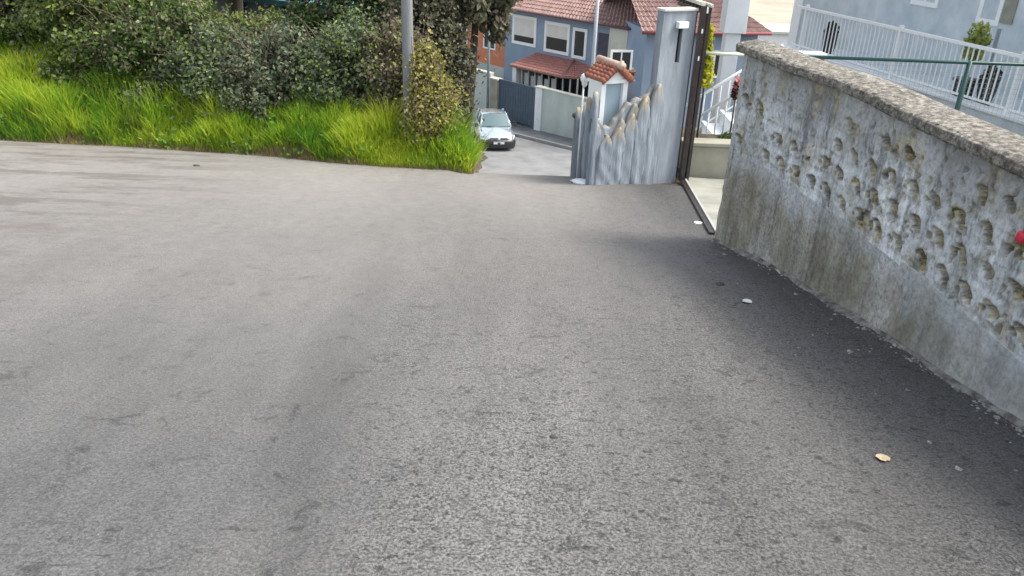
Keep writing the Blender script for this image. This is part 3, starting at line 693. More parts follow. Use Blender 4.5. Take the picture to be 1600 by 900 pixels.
mb = MB(); mb.box(xe, xe+1.2, 11.2, 12.4, -3.6, ztop_); mb.build('landing', M['plinth'], stc)
# white column behind
cA = at_y(1133, 30, 14); cB = at_y(1167, 30, 14)
cm = empty('column', ((cA[0]+cB[0])/2, 14.1, -3.5), 'thick square white column with a wider head behind the stairs', 'column')
xm = (cA[0]+cB[0])/2
mb = MB(); mb.box(xm-.125, xm+.125, 14, 14.25, -4.2, -1.83); mb.build('shaft', M['white'], cm, .01)
mb = MB(); mb.box(xm-.185, xm+.185, 13.95, 14.32, -1.83, .4); mb.build('head', M['white'], cm, .01)
mb = MB(); mb.box(xm-.24, xm+.24, 13.9, 14.37, .4, .5); mb.build('capital', M['white'], cm, .01)
# white garden parapet further back, seen as a bright block
# green fence across the yard
fa = at_y(1098, 83, 10.15); d = ray(1600, 101); fb = d*(fa[2]/d[2])
fdir = (fb-fa)[:2]; FLn = np.linalg.norm(fdir); fdir /= FLn
gf_ = empty('wire_fence', (fa[0], fa[1], -3.2), 'dark green wire mesh fence with round top rail behind the grey wall', 'fence')
e = fa[:2]+fdir*(FLn+2.5)
def FP(t, z): p = fa[:2]+fdir*t; return (p[0], p[1], z)
mb = MB(); mb.tube([FP(-.0, fa[2]), FP(.62, fa[2])], .02, 8); mb.build('rail_stub', simple('sunlit_pale_rail', (.55, .60, .48), (.68, .72, .58), 6, .4), gf_)  # sunlit stretch of the green rail, its brightness painted into the colour
mb = MB(); mb.tube([FP(.60, fa[2]), FP(FLn+2.5, fa[2])], .021, 8); mb.build('top_rail', M['greenmetal'], gf_)
for px in (1253, 1514, 1760):
    d = ray(px, 100); best = min(np.linspace(0, FLn+2.4, 400), key=lambda t: abs((fa[0]+fdir[0]*t)/(fa[1]+fdir[1]*t)-d[0]/d[1]))
    mb = MB(); mb.tube([FP(best, -3.45), FP(best, fa[2]+.02)], .032 if px != 1253 else .02, 10); mb.build('post', M['greenmetal'], gf_)
v_ = []; mb = MB(); t = 2.1
while t < FLn+2.4: mb.box(-.0011, .0011, -.0011, .0011, 0, 1, lambda a, b, c, t=t: (FP(t+a, 0)[0], FP(t+a, 0)[1]+b, -3.3+c*(fa[2]+3.3))); t += .06
z = -3.2
while z < fa[2]: mb.box(2.1, FLn+2.4, -.0011, .0011, z-.0011, z+.0011, lambda a, b, c: (FP(a, 0)[0], FP(a, 0)[1]+b, c)); z += .06
mb.build('wire_mesh', simple('galvanised_wire', (.25, .33, .33), (.35, .42, .42), 5, .4), gf_)

# ------------------------------------------------------------------ white house on the right
hw = np.array([.245, -.9695]); hn = np.array([.9695, .245]); h0 = np.array([7.45, 12.07])
def HF(a, b, z): p = h0+hw*a+hn*b; return (p[0], p[1], z)
def hpx(px, py, b):
    q = on_plane(px, py, h0+hn*b, hn); return (q[:2]-h0).dot(hw), q[2]
aL = hpx(1262, 10, 0)[0]; aR = 5.5
base_ = empty('terrace', HF(-2, -.1, -3.6), 'pale blue-grey terrace base with smeared render under the white railing', 'terrace')
mb = MB(); mb.box(aL-.6, aR+3, -.08, .10, -4.6, -2.66, HF); mb.box(aL-.6, aR+3, .10, 1.7, -4.6, -2.72, HF); mb.build('base', M['plinth'], base_)
mb = MB(); mb.box(aL-.62, aR+3, -.12, .14, -2.66, -2.62, HF); mb.build('ledge', M['white'], base_)
rl = empty('terrace_railing', HF(-2, 0, -2.62), 'long white metal picket railing on the terrace in front of the pale house', 'railing')
mb = MB(); mb.box(aL-.4, aR+2, -.025, .025, -1.80, -1.75, HF); mb.build('top_rail', M['brightwhite'], rl)
mb = MB(); mb.box(aL-.4, aR+2, -.018, .018, -2.56, -2.53, HF); mb.build('bottom_rail', M['brightwhite'], rl)
posts = [aL, hpx(1405, 60, 0)[0], hpx(1590, 120, 0)[0]]; posts.append(posts[2]+2.3)
for a in posts:
    mb = MB(); mb.box(a-.03, a+.03, -.03, .03, -2.62, -1.70, HF); mb.build('post', M['brightwhite'], rl)
n_ = int((aR-aL)/.118)
proto_b = None
for k in range(min(n_, 98)):
    a = aL+.1+k*.118
    if proto_b is None:
        mb = MB(); mb.box(a-.009, a+.009, -.009, .009, -2.53, -1.80, HF); proto_b = mb.build('picket', M['brightwhite'], rl)
    else:
        c = proto_b.copy(); COL.objects.link(c); c.parent = rl; dlt = hw*.118*k; c.location = (dlt[0], dlt[1], 0)
hs = empty('pale_house', HF(-1, 3, -3.5), 'pale grey rendered house with white windows behind the white railing', 'house')
HB = 1.7
cL = hpx(1236, 60, HB)[0]
mb = MB(); mb.box(cL, 7.5, HB, HB+7, -1.02, .9, HF); wl_ = mb.build('wall', M['greige'], hs)
mb = MB(); mb.box(cL-.03, 7.53, HB-.03, HB+7.03, -6.5, -1.02, HF); mb.build('plinth', M['plinth'], hs)
mb = MB(); mb.box(cL-.05, cL+.32, HB-.06, HB+.25, -6.4, .9, HF); mb.build('corner_strip', M['brightwhite'], hs)
mb = MB()
c4 = [HF(cL-.5, HB-.5, .9), HF(8, HB-.5, .9), HF(8, HB+7.5, .9), HF(cL-.5, HB+7.5, .9)]
rd = [HF(cL+3, HB+3.5, 2.4), HF(4.5, HB+3.5, 2.4)]
mb.add(c4+rd, [(0, 1, 5, 4), (2, 3, 4, 5), (1, 2, 5), (3, 0, 4), (3, 2, 1, 0)]); mb.build('roof', M['tiles'], hs)
def win(px0, py_bot, px1, parent, FR, hfun, b, hgt, depth=.06, shutter=None, frm=None, name='window', tall=None, mull=True):
    a0, z0 = hfun(px0, py_bot[0], b); a1, z1 = hfun(px1, py_bot[1], b); zb = (z0+z1)/2
    return window(a0, a1, zb, zb+hgt, parent, FR, b, shutter, frm, mull)
def window(a0, a1, z0, z1, parent, FR, b, shutter=None, frm=None, mull=True, fw=.09, curtain=False):
    frm = frm or M['brightwhite']; mb = MB()
    mb.box(a0, a0+fw, b-.05, b+.02, z0, z1, FR); mb.box(a1-fw, a1, b-.05, b+.02, z0, z1, FR)
    mb.box(a0+fw, a1-fw, b-.05, b+.02, z1-fw, z1, FR); mb.box(a0+fw, a1-fw, b-.05, b+.02, z0, z0+fw, FR)
    if mull: mb.box((a0+a1)/2-.03, (a0+a1)/2+.03, b-.035, b+.02, z0+fw, z1-fw, FR)
    w = mb.build('window', frm, parent)
    mb = MB(); mb.box(a0+fw-.01, a1-fw+.01, b-.012, b-.004, z0+fw-.01, z1-fw+.01, FR); mb.build('pane', M['glass'], w)
    if shutter:
        mb = MB(); zt_ = z1-fw; zl = z0+fw+(z1-z0-2*fw)*(1-shutter); k = zt_
        while k > zl:
            mb.box(a0+fw, a1-fw, b-.045, b-.037, max(k-.052, zl), k-.006, FR); k -= .058
        mb.box(a0+fw+.001, a1-fw-.001, b-.038, b-.03, zl, zt_, FR)
        mb.build('shutter', M['shutter'], w)
    if curtain:
        mb = MB(); mb.box(a0+fw+.05, (a0+a1)/2-.08, b-.022, b-.015, z0+fw+.04, z1-fw, FR); mb.box((a0+a1)/2+.08, a1-fw-.05, b-.022, b-.015, z0+fw+.04, z1-fw, FR)
        mb.build('curtain', M['curtain'], w)
    return w
a0, z0 = hpx(1425, 6, HB); a1, z1 = hpx(1466, 16, HB); window(a0, a1, z0, z0+1.15, hs, HF, HB)
a0, z0 = hpx(1527, 33, HB); a1, z1 = hpx(1562, 40, HB); w6 = window(a0, a1, z0-.02, z0+1.2, hs, HF, HB, mull=False)
a2, _ = hpx(1586, 30, HB)
mb = MB(); mb.box(a1+.02, a2, HB-.05, HB-.01, z0+.05, z0+1.15, HF); mb.build('open_shutter', simple('olive_grey_shutter', (.2, .21, .17), (.3, .3, .25), 6), w6)
mb = MB(); mb.box(a1+.0, a1+.1, HB-.03, HB+.0, -2.6, z0-.05, HF); mb.build('drainpipe', M['greypole'], hs)
# things behind the railing
def leaves(n, cen, rad, size, seed, up=.3, elong=1.8):
    r = np.random.default_rng(seed); d = r.normal(size=(n, 3)); d /= np.linalg.norm(d, axis=1, keepdims=True)
    q = d*(r.random((n, 1))**.45)*np.array(rad)+np.array(cen); return q, d
def leafmesh(name, pos, nrm, size, m, parent=None, seed=0, elong=1.7, droop=0.):
    r = np.random.default_rng(seed+99); n = len(pos)
    nn = nrm+r.normal(size=(n, 3))*.75; nn /= np.linalg.norm(nn, axis=1, keepdims=True)
    t = r.normal(size=(n, 3)); t[:, 2] -= droop; t -= nn*(t*nn).sum(1, keepdims=True); t /= np.linalg.norm(t, axis=1, keepdims=True)
    b = np.cross(nn, t); s = size*(.55+.9*r.random((n, 1)))
    L = t*s*elong*.5; Wd = b*s*.5
    v = np.stack([pos-L, pos-L*.1+Wd+nn*s*.1, pos+L, pos-L*.1-Wd+nn*s*.1], 1).reshape(-1, 3)
    i = np.arange(n)*4; f = np.concatenate([np.stack([i, i+1, i+2], 1), np.stack([i, i+2, i+3], 1)])
    return arr_mesh(name, v, f, m, False, parent, attr=np.repeat(r.random(n), 4))
M['yplant'] = leafmat('yellow_green_leaves', [(.16, .20, .05), (.36, .42, .12), (.55, .57, .22)])
ap, zp = hpx(1503, 150, .45); pb = HF(ap, .45, -2.72)
pl = empty('potted_plant', pb, 'yellow-green leafy shrub in a dark pot behind the white railing', 'plant')
mb = MB(); mb.lathe(pb, [(.14, 0), (.19, .3), (.21, .3), (.21, .34), (.17, .34)], 16); mb.build('pot', M['blackmetal'], pl)
mb = MB(); mb.tube([(pb[0], pb[1], pb[2]+.3), (pb[0], pb[1], pb[2]+.9)], .02, 6); mb.build('stem', M['bark'], pl)
q, d = leaves(330, (pb[0], pb[1], pb[2]+.92), (.20, .19, .33), .05, 3); leafmesh('foliage', q, d, .06, M['yplant'], pl, 3)
for px, nm, hh, lab in ((1548, 'planter', .42, 'dark upright planter left of the drainpipe behind the white railing'), (1285, 'planter', .5, 'dark slim planter at the far left end of the white railing')):
    ap, _ = hpx(px, 120, .5); pb = HF(ap, .5, -2.72); t_ = empty(nm, pb, lab, 'planter', 'dark planters behind the railing')
    mb = MB(); mb.lathe(pb, [(.10, 0), (.14, hh*.5), (.15, hh), (.165, hh), (.165, hh+.04), (.13, hh+.04)], 12); mb.build('pot', M['blackmetal'], t_)
    mb = MB(); mb.lathe((pb[0], pb[1], pb[2]+hh+.02), [(.13, 0), (.1, .02)], 12); mb.build('soil', M['ground'], t_)
    q, d = leaves(140, (pb[0], pb[1], pb[2]+hh+.1), (.13, .13, .12), .05, 5); leafmesh('foliage', q, d, .06, leafmat('dark_sprig', [(.02, .03, .02), (.07, .1, .05)]), t_, 4)
# red trough by the fence end
rc = at_y(1268, 88, 11.8); rt = empty('flower_trough', (rc[0], rc[1], -3.3), 'small red flower trough with pale rim at the end of the green rail', 'planter')
mb = MB(); mb.box(rc[0]-.14, rc[0]+.16, rc[1]-.1, rc[1]+.1, rc[2]-.06, rc[2]+.03); mb.build('trough', simple('dull_red', (.28, .04, .05), (.4, .08, .08), 6), rt, .01)
mb = MB(); mb.box(rc[0]-.16, rc[0]+.18, rc[1]-.12, rc[1]+.12, rc[2]+.03, rc[2]+.055); mb.box(rc[0]-.17, rc[0]+.19, rc[1]-.13, rc[1]+.13, rc[2]-.10, rc[2]-.06); mb.build('rim', M['white'], rt, .008)
mb = MB(); mb.box(rc[0]-.08, rc[0]+.1, rc[1]-.08, rc[1]+.08, -3.4, rc[2]-.10); mb.build('pedestal', M['white'], rt)
# slender yellow plant by the gate
yb = at_y(1100, 135, 10.85); yt = at_y(1108, 40, 10.85)
yp = empty('climbing_plant', (yb[0], yb[1], -2.83), 'slender bright yellow-green climbing plant beside the gate stile', 'plant')
mb = MB(); mb.tube([(yb[0], yb[1], -2.85), (yb[0], yb[1], yb[2]), (yt[0], yt[1], yt[2])], [.015, .012, .008], 6); mb.build('stem', M['bark'], yp)
r = np.random.default_rng(5); n = 900; k = r.random(n)**.8
q = np.array(yb)[None]*(1-k[:, None])+np.array(yt)[None]*k[:, None]+r.normal(size=(n, 3))*np.array([.035, .04, .02])*(1.5-k[:, None])
M['bright_y'] = leafmat('bright_yellow_leaves', [(.22, .24, .02), (.50, .50, .05), (.65, .62, .12)], .4)
leafmesh('foliage', q, r.normal(size=(n, 3)), .05, M['bright_y'], yp, 8)
# shrub on planter wall + pink flowering plant by the stairs
sb = at_y(1133, 218, 10.9); sh = empty('small_shrub', (sb[0], sb[1], -2.83), 'small green shrub growing from the tan planter wall below the stairs', 'plant')
q, d = leaves(350, (sb[0]+.05, sb[1], sb[2]-.02), (.16, .14, .11), .05, 6); leafmesh('foliage', q, d, .05, leafmat('shrub_green', [(.03, .05, .02), (.10, .15, .05), (.2, .25, .1)]), sh, 6)
mb = MB(); mb.tube([(sb[0], sb[1], -2.85), (sb[0]+.05, sb[1], sb[2])], .012, 6); mb.build('stem', M['bark'], sh)
fb_ = at_y(1152, 135, 11.05); fl_ = empty('flowering_plant', (fb_[0], fb_[1], -2.83), 'tall plant with dull pink flowers between the stair rail and the wall end', 'plant')
q, d = leaves(240, (fb_[0], fb_[1], fb_[2]-.05), (.05, .06, .14), .05, 6); leafmesh('leaves', q, d, .05, leafmat('dusk_green', [(.05, .04, .04), (.12, .1, .09)]), fl_, 7)
q, d = leaves(60, (fb_[0], fb_[1]-.04, fb_[2]), (.05, .06, .14), .05, 9); leafmesh('petals', q, d, .05, leafmat('pink', [(.45, .15, .15), (.6, .35, .32)]), fl_, 9)
mb = MB(); mb.tube([(fb_[0], fb_[1], -2.85), (fb_[0], fb_[1], fb_[2]-.1)], .012, 6); mb.build('stem', M['bark'], fl_)

# ------------------------------------------------------------------ houses below the hill
def gpx(px, py, b):
    o_ = np.array(gw0)+gn*b; q = on_plane(px, py, o_, gn); return (q[:2]-np.array(gw0)).dot(gu), q[2]
HBk = 3.0
def tileroof(mb, e0, e1, t1, t0, pitch=.24, row=.36, amp=.035):
    e0, e1, t0, t1 = map(np.array, (e0, e1, t0, t1)); Lr = np.linalg.norm(e1-e0); Hs = np.linalg.norm((t0+t1)/2-(e0+e1)/2)
    nc = max(2, int(Lr/pitch)); nr = max(2, int(Hs/row)); nrm = np.cross(e1-e0, t0-e0); nrm /= np.linalg.norm(nrm); nrm *= np.sign(nrm[2])
    cols = nc*4+1; vs = []; rows = []
    for r in range(nr):
        for tt, lift in ((r/nr, .035), ((r+1)/nr, 0.0)):
            rows.append((tt, lift))
    for tt, lift in rows:
        for c in range(cols):
            s_ = c/(cols-1); p = (e0*(1-s_)+e1*s_)*(1-tt)+(t0*(1-s_)+t1*s_)*tt
            w = amp*math.cos(2*math.pi*c/4); vs.append(p+nrm*(w+lift))
    fs = [(r*cols+c, r*cols+c+1, (r+1)*cols+c+1, (r+1)*cols+c) for r in range(len(rows)-1) for c in range(cols-1)]
    mb.add(vs, fs)
bh = empty('blue_house', gf(-2, 6, -11), 'two-storey blue-grey house with brown tile roof and white framed windows', 'house')
aW0 = gpx(789, 60, HBk)[0]; aW1 = gpx(1003, 80, HBk)[0]; ez = gpx(925, 34, HBk-.45)[1]
mb = MB(); mb.box(aW0, aW1, HBk, HBk+8.5, -13, ez+.02, gf); mb.build('wall', M['blue'], bh)
mb = MB(); ov = .5; eA = gf(aW0-.35, HBk-ov, ez); eB = gf(aW1+ov, HBk-ov, ez); eC = gf(aW1+ov, HBk+8.5+ov, ez); eD = gf(aW0-.35, HBk+8.5+ov, ez)
rA = gf(aW0-.3, HBk+4.2, ez+2.3); rB = gf(aW1-3.6, HBk+4.2, ez+2.3)
tileroof(mb, eA, eB, rB, rA); tileroof(mb, eB, eC, rB, rB); tileroof(mb, eC, eD, rA, rB)
roof = mb.build('roof', M['tiles'], bh)
mb = MB(); mb.tube([eB, rB], .10, 8); mb.tube([rA, rB], .1, 8); mb.build('ridge', simple('pale_hip_tiles', (.30, .2, .19), (.44, .33, .31), 5), roof)
mb = MB(); mb.box(aW0-.3, aW1+ov-.02, HBk-ov+.02, HBk+.02, ez-.14, ez-.035, gf); mb.box(aW1-.02, aW1+ov-.02, HBk, HBk+8.5, ez-.14, ez-.035, gf); mb.build('eaves', simple('eave_board', (.22, .22, .25), (.3, .3, .33), 3), bh)
mb = MB(); mb.tube([gf(aW0-.3, HBk-ov-.06, ez-.03), gf(aW1+ov, HBk-ov-.06, ez-.03)], .06, 8); mb.build('gutter', simple('gutter', (.10, .06, .06), (.15, .09, .09), 3), bh)
def fwin(xl, xr, zt_, zb_, **k):
    a0 = gpx(*xl, HBk)[0]; a1 = gpx(*xr, HBk)[0]; return window(a0, a1, zb_, zt_, bh, gf, HBk, fw=.16, mull=False, **k)
zt1 = gpx(839.8, 28, HBk)[1]; zb1 = (gpx(800, 66, HBk)[1]+gpx(837, 75, HBk)[1])/2
zt2 = (gpx(853, 30, HBk)[1]+gpx(893, 41, HBk)[1])/2; zb2 = (gpx(850, 79, HBk)[1]+gpx(889, 88, HBk)[1])/2
fwin((801, 50), (838.5, 50), zt1, zb1, shutter=.74)
fwin((851, 60), (890.5, 60), zt2, zb2, shutter=.5)
fwin((894.5, 70), (917, 70), (gpx(895, 40, HBk)[1]+gpx(919, 48, HBk)[1])/2, (gpx(893, 88, HBk)[1]+gpx(915, 96, HBk)[1])/2)
# recessed dark bay, cream bay with black framed window, balcony
a0, z0 = gpx(932, 92, HBk); a1, z1 = gpx(951, 58, HBk)
mb = MB(); mb.box(a0, a1, HBk-.012, HBk+.02, z0, z1+.15, gf); mb.build('dark_bay', simple('plum_recess', (.045, .045, .07), (.075, .075, .10), 3), bh)
mb = MB(); mb.box(a0-.1, a1, HBk-.14, HBk-.0, z0-.14, z0, gf); mb.build('sill', M['brightwhite'], bh)
a2, z2 = gpx(955, 100, HBk); a3, z3 = gpx(1010, 60, HBk); a3 = min(a3, aW1+.02)
zz1 = ez-.15
mb = MB(); mb.box(a2, a3+.1, HBk-.35, HBk+.0, gpx(990, 150, HBk)[1], zz1, gf); bay = mb.build('bay', M['cream'], bh)
k0 = gpx(980, 80, HBk-.35)[0]; k1 = gpx(1002, 80, HBk-.35)[0]
window(k0, k1, gpx(990, 99, HBk-.35)[1], gpx(990, 65, HBk-.35)[1], bh, gf, HBk-.35, frm=M['blackmetal'], fw=.09, curtain=True)
b0 = gpx(964, 110, HBk-1.1)[0]; b1 = gpx(1021, 110, HBk-1.1)[0]; bz1 = gpx(1000, 108, HBk-1.1)[1]; bz0 = gpx(1000, 142, HBk-1.1)[1]
mb = MB(); mb.box(b0, b1, HBk-1.15, HBk-.35, bz0-.25, bz0-.02, gf); bal = mb.build('balcony', M['cream'], bh)
mb = MB(); mb.box(b0, b1, HBk-1.13, HBk-1.07, bz1-.06, bz1, gf); k = b0
while k < b1: mb.box(k, k+.05, HBk-1.12, HBk-1.08, bz0-.02, bz1-.06, gf); k += .14
mb.build('balcony_rail', M['brightwhite'], bal)
# porch with terracotta lean-to
pb_ = .9
e1_ = on_plane(797, 100, np.array(gw0)+gn*pb_, gn); e2_ = on_plane(878, 121, np.array(gw0)+gn*pb_, gn); pzz = (e1_[2]+e2_[2])/2
pa0 = gpx(797, 100, pb_)[0]; pa1 = gpx(878, 121, pb_)[0]; tz = gpx(863, 84, HBk)[1]; ta0 = gpx(852, 84, HBk)[0]; ta1 = gpx(897, 97, HBk)[0]
tz = (gpx(863, 84, HBk)[1]+gpx(895, 97, HBk)[1])/2
porch = MB(); E0 = gf(pa0, pb_, pzz); E1 = gf(pa1, pb_, pzz); T0 = gf(ta0-.6, HBk, tz); T1 = gf(min(ta1, pa1+.8), HBk, tz); E2 = gf(pa1+2.6, HBk-.02, pzz)
tileroof(porch, E0, E1, T1, T0, .2, .3, .02); tileroof(porch, E1, E2, T1, T1, .2, .3, .02); porch.quad(E0, T0, gf(pa0, HBk, pzz), gf(pa0, HBk, pzz-.01))
pr = porch.build('porch_roof', M['porchtiles'], bh)
mb = MB(); mb.tube([E1, T1], .06, 8); mb.tube([(E0[0], E0[1], pzz-.04), (E1[0], E1[1], pzz-.04), (E2[0], E2[1], pzz-.04)], .06, 8); mb.build('trim', simple('brown_trim', (.16, .08, .06), (.24, .13, .1), 5), pr)
mb = MB(); mb.box(pa0+.3, pa1+2.2, HBk-.015, HBk-.0, -12, pzz, gf); mb.build('glazing', M['darkroom'], bh)
mb = MB()
for k in range(9):
    a = pa0+.55+k*.52; mb.box(a, a+.06, pb_+.35, pb_+.42, -12, pzz-.03, gf)
    if k < 5: mb.box(a+.1, a+.36, pb_+.5, pb_+.53, -12, pzz-.35-.1*(k % 2), gf)
mb.build('curtains', M['curtain'], bh)
mb = MB(); mb.box(pa0+.05, pa0+.35, pb_+.15, HBk, -12, pzz-.04, gf); mb.build('porch_pier', M['brightwhite'], bh)
# garden wall of the house, its white end pier, slate gate
gwz = (gpx(847, 141, 0)[1]+gpx(912, 152, 0)[1])/2
a0 = gpx(846, 180, 0)[0]; a1 = 7.5
gwl = empty('front_wall', gf(2, 0, -11), 'pale greenish rendered garden wall in front of the blue house', 'wall')
mb = MB(); mb.box(a0, a1, 0, .22, -12.2, gwz, gf); mb.build('face', M['palewall'], gwl)
mb = MB(); mb.box(a0, a1, -.04, .26, gwz, gwz+.07, gf); mb.build('capping', M['cream'], gwl, .02)
pa, pz = gpx(838, 138, 0)
pier = empty('gate_pier', gf(pa+.15, 0, -11), 'narrow white pier between the slate gate and the pale garden wall', 'pier')
mb = MB(); mb.box(pa, a0, -.06, .28, -12.2, pz+.05, gf); mb.build('shaft', M['white'], pier, .01)
mb = MB(); mb.box(pa-.05, a0+.05, -.1, .32, pz+.05, pz+.13, gf); mb.build('cap', M['cream'], pier, .01)
ga0 = gpx(779, 130, 0)[0]; gzt0 = gpx(781, 126, 0)[1]; gzt1 = gpx(836, 139, 0)[1]; gztm = (gzt0+gzt1)/2
sg_ = empty('garage_gate', gf((ga0+pa)/2, 0, -11), 'wide slate-blue metal garage gate behind the parked car', 'gate')
mb = MB(); split = gpx(829, 160, 0)[0]
mb.box(ga0, split, .05, .1, -10.8, gztm, gf); mb.box(split+.04, pa-.03, .04, .09, -11.3, gztm-.03, gf); k = ga0+.12
while k < split: mb.box(k, k+.025, .035, .05, -11.3, gztm-.05, gf); k += .2
mb.build('leaf', M['gate'], sg_)
mb = MB(); mb.box(ga0-.02, pa-.02, .03, .12, gztm, gztm+.07, gf); mb.box(split, split+.04, .03, .12, -10.8, gztm, gf); mb.build('frame', M['gate'], sg_)
# beige pier, neighbour's wall and orange house
b0 = gpx(766, 150, 0)[0]; bzt = gpx(772, 124, 0)[1]
bp = empty('gate_pier', gf((b0+ga0)/2, 0, -11.2), 'beige rendered pier left of the slate-blue gate', 'pier')
mb = MB(); mb.box(b0, ga0-.03, -.06, .28, -12.4, bzt, gf); mb.build('shaft', M['sandstone'], bp, .01)
mb = MB(); mb.box(b0-.04, ga0+.01, -.1, .32, bzt, bzt+.08, gf); mb.build('cap', M['cream'], bp, .01)
nw = empty('front_wall', gf(b0-3, 0, -11.4), 'pale wall left of the beige pier behind the bush edge', 'wall')
nz_ = gpx(750, 112, 0)[1]
mb = MB(); mb.box(b0-9, b0-.03, .02, .24, -13, nz_, gf); mb.build('face', M['palewall'], nw)
mb = MB(); mb.box(b0-9, b0-.03, -.02, .28, nz_, nz_+.07, gf); mb.build('capping', M['cream'], nw)
oh = empty('orange_house', gf(aW0-4, 6, -11.5), 'orange walled neighbouring house left of the blue house', 'house')
oz0 = gpx(780, 104, HBk+.3)[1]
mb = MB(); mb.box(aW0-9, aW0-.12, HBk+.3, HBk+8, oz0, ez+.3, gf); mb.build('wall', M['orange'], oh)
mb = MB(); mb.box(aW0-9, aW0-.12, HBk+.25, HBk+8, -14, oz0, gf); mb.build('ground_floor', M['palewall'], oh)
mb = MB(); q4 = [gf(aW0-9.4, HBk-.1, ez+.3), gf(aW0-.14, HBk-.1, ez+.3), gf(aW0-.14, HBk+8.4, ez+.3), gf(aW0-9.4, HBk+8.4, ez+.3)]
tileroof(mb, q4[0], q4[1], gf(aW0-.14, HBk+4, ez+2), gf(aW0-8, HBk+4, ez+2)); tileroof(mb, q4[2], q4[3], gf(aW0-8, HBk+4, ez+2), gf(aW0-.14, HBk+4, ez+2)); mb.build('roof', M['tiles'], oh)
for k in range(3):
    a = aW0-2.2-k*2.6; window(a, a+1.1, oz0+.9, oz0+2.1, oh, gf, HBk+.3)
# thin teal pole and pale street light mast
tp = on_plane(762, 160, np.array(gw0)-gn*.5, gn); tz0 = float(Cz(tp[1]))
tpo = empty('utility_pole', (tp[0], tp[1], tz0), 'thin teal-grey pole on the pavement in front of the orange house', 'pole')
mb = MB(); mb.tube([(tp[0], tp[1], tz0-.2), (tp[0], tp[1], tz0+6.4)], [.09, .06], 10); mb.build('shaft', simple('teal_grey', (.13, .18, .19), (.2, .25, .26), 3), tpo)
mb = MB(); mb.box(tp[0]-.12, tp[0]+.12, tp[1]-.1, tp[1]+.1, tz0-.1, tz0+.3); mb.build('base', M['kerb'], tpo)
mp = on_plane(926, 105, np.array(gw0)-gn*.9, gn); mz = float(Cz(mp[1]))
mst = empty('street_light', (mp[0], mp[1], mz), 'slim pale grey street light mast in front of the blue house', 'street light')
mb = MB(); mb.tube([(mp[0], mp[1], mz-.2), (mp[0], mp[1], mz+9.5)], [.10, .075], 12); mb.build('mast', M['greypole'], mst)
mb = MB(); mb.tube([(mp[0], mp[1], mz+9.45), (mp[0]-.5, mp[1]-.5, mz+9.8), (mp[0]-1.1, mp[1]-1.1, mz+9.9)], .04, 8); mb.build('arm', M['greypole'], mst)
mb = MB(); mb.lathe((mp[0]-1.2, mp[1]-1.2, mz+9.82), [(.05, 0), (.16, .03), (.16, .08), (.05, .14)], 12); mb.build('lantern', M['greypole'], mst)
# second, red-roofed house to the right
d = ray(1205, 51); Yc = 40.; cR = d*Yc/d[1]; d2 = ray(1098, 50); cL2 = d2*43.5/d2[1]
ez2 = cR[2]; cL2 = d2*(ez2/d2[2]) if abs(d2[2]) > 0 else cL2
u2 = (cR-cL2)[:2]; L2 = np.linalg.norm(u2); u2 /= L2; n2 = np.array([-u2[1], u2[0]])
def RF(a, b, z): p = cL2[:2]+u2*a+n2*b; return (p[0], p[1], z)
rh = empty('red_roof_house', RF(L2/2, 3, -11), 'lower grey-blue house with red-brown hip roof right of the white column', 'house')
mb = MB(); mb.box(-3+.4, L2-.45, .4, 7, -13, ez2, RF); mb.build('wall', M['blue'], rh)
mb = MB(); tileroof(mb, RF(-3, 0, ez2), RF(L2, 0, ez2), RF(L2-3.0, 3.7, ez2+2.2), RF(-3, 3.7, ez2+2.2)); tileroof(mb, RF(L2, 0, ez2), RF(L2, 7.4, ez2), RF(L2-3.0, 3.7, ez2+2.2), RF(L2-3.0, 3.7, ez2+2.2)); tileroof(mb, RF(L2, 7.4, ez2), RF(-3, 7.4, ez2), RF(-3, 3.7, ez2+2.2), RF(L2-3, 3.7, ez2+2.2))
mb.build('roof', M['tiles'], rh)
mb = MB(); mb.tube([RF(-3, -.03, ez2-.05), RF(L2, -.03, ez2-.05)], .08, 8); mb.build('gutter', simple('red_gutter', (.2, .05, .06), (.27, .08, .08), 3), rh)
for k in range(3): window(L2-2.6-k*2.6, L2-1.5-k*2.6, ez2-2.2, ez2-.9, rh, RF, .4, fw=.1)
# long bright white boundary wall in the distance
wa = ray(1180, 66); wa = wa*(56/wa[1]); wb_ = ray(1245, 60); wb_ = wb_*(56/wb_[1])
ww = empty('far_wall', (wa[0]+3, 56, -12), 'bright white building side beyond the red-roofed house', 'building')
mb = MB(); mb.box(wa[0]-.5, wa[0]+9, 56, 60, -13, ray(1200, 52)[2]*56/ray(1200, 52)[1]); mb.build('wall', M['brightwhite'], ww)
mb = MB(); zz_ = ray(1200, 52)[2]*56/ray(1200, 52)[1]; mb.box(wa[0]-.7, wa[0]+9.2, 55.8, 60.2, zz_, zz_+.15); mb.build('roof', M['cream'], ww)

